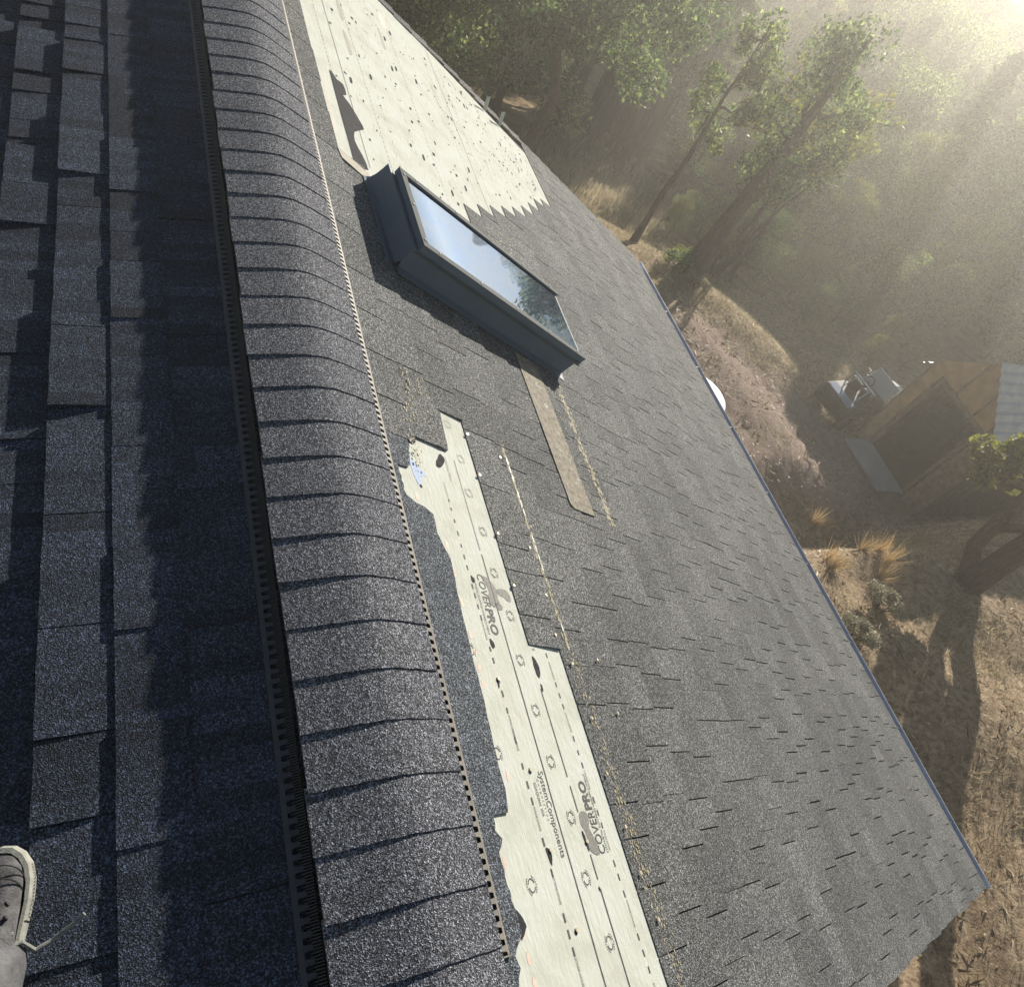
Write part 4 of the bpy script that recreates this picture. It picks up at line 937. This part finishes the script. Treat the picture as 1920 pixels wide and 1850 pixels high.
def shoe(cx, heel, rot):
    X = Matrix.Rotation(rot, 3, 'Z'); sl_ = -math.tan(TL)
    def W(u, v, h): p = X @ Vector((u, v, 0)); return Vector((cx+p.x, heel+p.y, pz(cx+p.x)+h))
    ol = [(.00, .030), (.03, .036), (.09, .034), (.15, .041), (.195, .047), (.225, .047), (.25, .041), (.268, .030), (.279, .016), (.282, .0)]
    rim = [(hw, v) for v, hw in ol]+[(-hw, v) for v, hw in ol[-2::-1]]
    m = MB(); n = len(rim); vs = []
    for k_, h in ((1.08, .0), (1.10, .005), (1.03, .026), (.96, .038), (.84, .0395)): vs += [W(a*k_, .14+(b-.14)*(k_*.5+.5), h) for a, b in rim]
    m.add(vs, [(j*n+i, j*n+(i+1) % n, (j+1)*n+(i+1) % n, (j+1)*n+i) for j in range(4) for i in range(n)]+[tuple(range(n))[::-1]])
    so_ = hpart2(m, 'shoe', SOLE)
    m = MB(); secs = [(0.008, .026, .105), (.05, .029, .108), (.10, .029, .096), (.14, .032, .082), (.18, .035, .066), (.22, .036, .058), (.245, .032, .052), (.262, .021, .044), (.27, .008, .036)]; K = 14; vs = []
    for v, hw, hh in secs:
        for i in range(K+1):
            a = math.pi*i/K; vs.append(W(hw*math.cos(a)*1.02, v, .030+(hh-.030)*abs(math.sin(a))**.7))
    m.add(vs, [(j*(K+1)+i, j*(K+1)+i+1, (j+1)*(K+1)+i+1, (j+1)*(K+1)+i) for j in range(len(secs)-1) for i in range(K)]+[tuple(range(K+1)), tuple(range((len(secs)-1)*(K+1), len(secs)*(K+1)))[::-1]])
    hsub(m, 'upper', SHOE, so_, smooth=True)
    m = MB()
    for i in range(15):                                       # raised herringbone patch and seam on the side wall
        v = .175+.0055*i; hw = .0505
        m.add([W(hw, v, .009), W(hw, v+.002, .009), W(hw+.001, v+.006, .016), W(hw, v+.002, .023), W(hw, v, .023), W(hw+.001, v+.004, .016)], [(0, 1, 2, 5), (5, 2, 3, 4)])
    m.add([W(.0512, .166, .003), W(.0512, .169, .003), W(.048, .169, .0345), W(.048, .166, .0345)], [(0, 1, 2, 3)])
    for v0, sp2 in ((.205, .0), (.235, -.01)):                # stitched seams across the toe
        m.tube([W(.0365*math.cos(a), v0+.022*math.sin(a)+sp2, .031+(.062-.031)*abs(math.sin(a))**.7) for a in [math.pi*i/12 for i in range(13)]], .0012, 5)
    for v in (.165, .185): m.tube([W(.018, v, .071), W(.021, v+.002, .0715)], .0045, 8)
    hsub(m, 'side_tread', FELT, so_)
    m = MB()
    for i, v in enumerate((.10, .122, .144, .166)): m.tube([W(-.03, v, .080-.012*i), W(0, v+.006, .104-.013*i), W(.03, v, .080-.012*i)], .0035, 6)
    m.tube([W(.0, .11, .1), W(.045, .128, .075), W(.062, .116, .05), W(.085, .125, .045), W(.115, .142, .052), W(.128, .152, .056)], .0036, 7)
    hsub(m, 'lace', LACE, so_); return so_
def hpart2(mb, name, mat, **k):
    o = mb.build(name, mat, None, **k); o.parent = pn; o.matrix_parent_inverse = PINV[pn.name]; return o
shoe(-.690, .084, R(-3)); shoe(-1.30, -.02, R(12))
# body: one skinned figure
zr_, zl_ = pz(-.71), pz(-1.3)
J = [(px_, -.36, .78), (px_, -.35, .95), (px_, -.30, 1.16), (px_, -.25, 1.36), (px_, -.20, 1.45), (px_, -.17, 1.56), (px_, -.15, 1.66)]
J = [(a, b, c) for a, b, c in J]; Rr = [.145, .13, .145, .13, .06, .085, .075]; Ed = [(0, 1), (1, 2), (2, 3), (3, 4), (4, 5), (5, 6)]
def chain(start, pts, rad):
    p = start
    for q, r_ in zip(pts, rad): J.append(q); Rr.append(r_); Ed.append((p, len(J)-1)); p = len(J)-1
    return p
chain(0, [(px_+.12, -.34, .70), (-.80, -.08, .36), (-.725, .10, .10+zr_), (-.722, .125, .055+zr_)], [.10, .072, .052, .050])
chain(0, [(px_-.12, -.34, .70), (-1.24, -.10, .34), (-1.31, .02, .10+zl_), (-1.31, .03, .055+zl_)], [.10, .072, .052, .050])
ra = chain(3, [(px_+.18, -.24, 1.36), (px_+.30, -.30, 1.12), (px_+.40, -.12, 1.26), (px_+.43, -.07, 1.32)], [.062, .045, .034, .032])
la = chain(3, [(px_-.18, -.24, 1.36), (px_-.30, -.24, 1.08), (px_-.30, -.12, .86), (px_-.30, -.10, .79)], [.062, .045, .032, .032])
for root, dx, dirn in ((ra, 1, Vector((.3, .5, .75))), (la, -1, Vector((0, .15, -1)))):
    b = Vector(J[root]); d = dirn.normalized(); sd = d.cross(Vector((0, 0, 1)) if abs(d.z) < .9 else Vector((0, 1, 0))).normalized()
    for k_ in range(4): chain(root, [tuple(b+d*.045+sd*(.018*(k_-1.5))), tuple(b+d*.075+sd*(.019*(k_-1.5))), tuple(b+d*(.10-.006*abs(k_-1.4))+sd*(.018*(k_-1.5))+Vector((0, .012, 0)))], [.010, .0085, .0075])
    chain(root, [tuple(b+d*.01+sd*.036), tuple(b+d*.035+sd*.048)], [.0095, .008])
me = bpy.data.meshes.new('body'); me.from_pydata(J, Ed, []); bo = obj('body', me, None, None); bo.parent = pn; bo.matrix_parent_inverse = PINV[pn.name]
bm_ = Mat('clothed_body', .9, .15); sx = bm_.n('SeparateXYZ'); bm_.l(bm_.pos(), sx.inputs[0])
cl = bm_.ramp(bm_.math('DIVIDE', sx.outputs['Z'], 2.), [(0, (.10, .10, .105)), (.42, (.16, .17, .19)), (.725, (.50, .33, .25))], True)
bm_.base(bm_.mix(1., cl, bm_.ramp(bm_.noise(24, 5), [(.3, (.6,)*3), (.7, (1.3,)*3)]), 'MULTIPLY')).bump(bm_.noise(60, 4), .4, .01); me.materials.append(bm_.m)
sk = bo.modifiers.new('skin', 'SKIN'); sk.use_smooth_shade = True; bo.modifiers.new('sub', 'SUBSURF').levels = 2
for v, r_ in zip(me.skin_vertices[0].data, Rr): v.radius = (r_, r_)
me.skin_vertices[0].data[0].use_root = True
m = MB()
for i in range(1): m.tube([(px_, -.19, 1.60), (px_, -.175, 1.66), (px_, -.165, 1.71), (px_, -.16, 1.745)], [.094, .10, .085, .03], 16)
hpart2(m, 'hair', HAIR, smooth=True)
m = MB(); m.tube([(-.690, .20, .052+zr_), (-.70, .13, .085+zr_), (-.73, .06, .21+zr_)], [.060, .062, .066], 18, False); hpart2(m, 'trouser_cuff', DENIM, smooth=True)

# ------------------------------------------------------------------ air volume added to stand in for lens flare
hz = Mat('flare_haze_air'); hz.t.nodes.remove(hz.b); pv = hz.n('VolumePrincipled'); pv.inputs['Density'].default_value = .0060; pv.inputs['Anisotropy'].default_value = .6; pv.inputs['Color'].default_value = (1., .96, .87, 1)
hz.l(pv.outputs[0], hz.out.inputs['Volume'])
m = MB(); m.box((20, 40, -7.4), (320, 320, 22.6)); hb = m.build('flare_haze', hz.m); tag(hb, 'thin pale air added to stand in for lens flare towards the sun', 'flare_haze', kind='stuff')
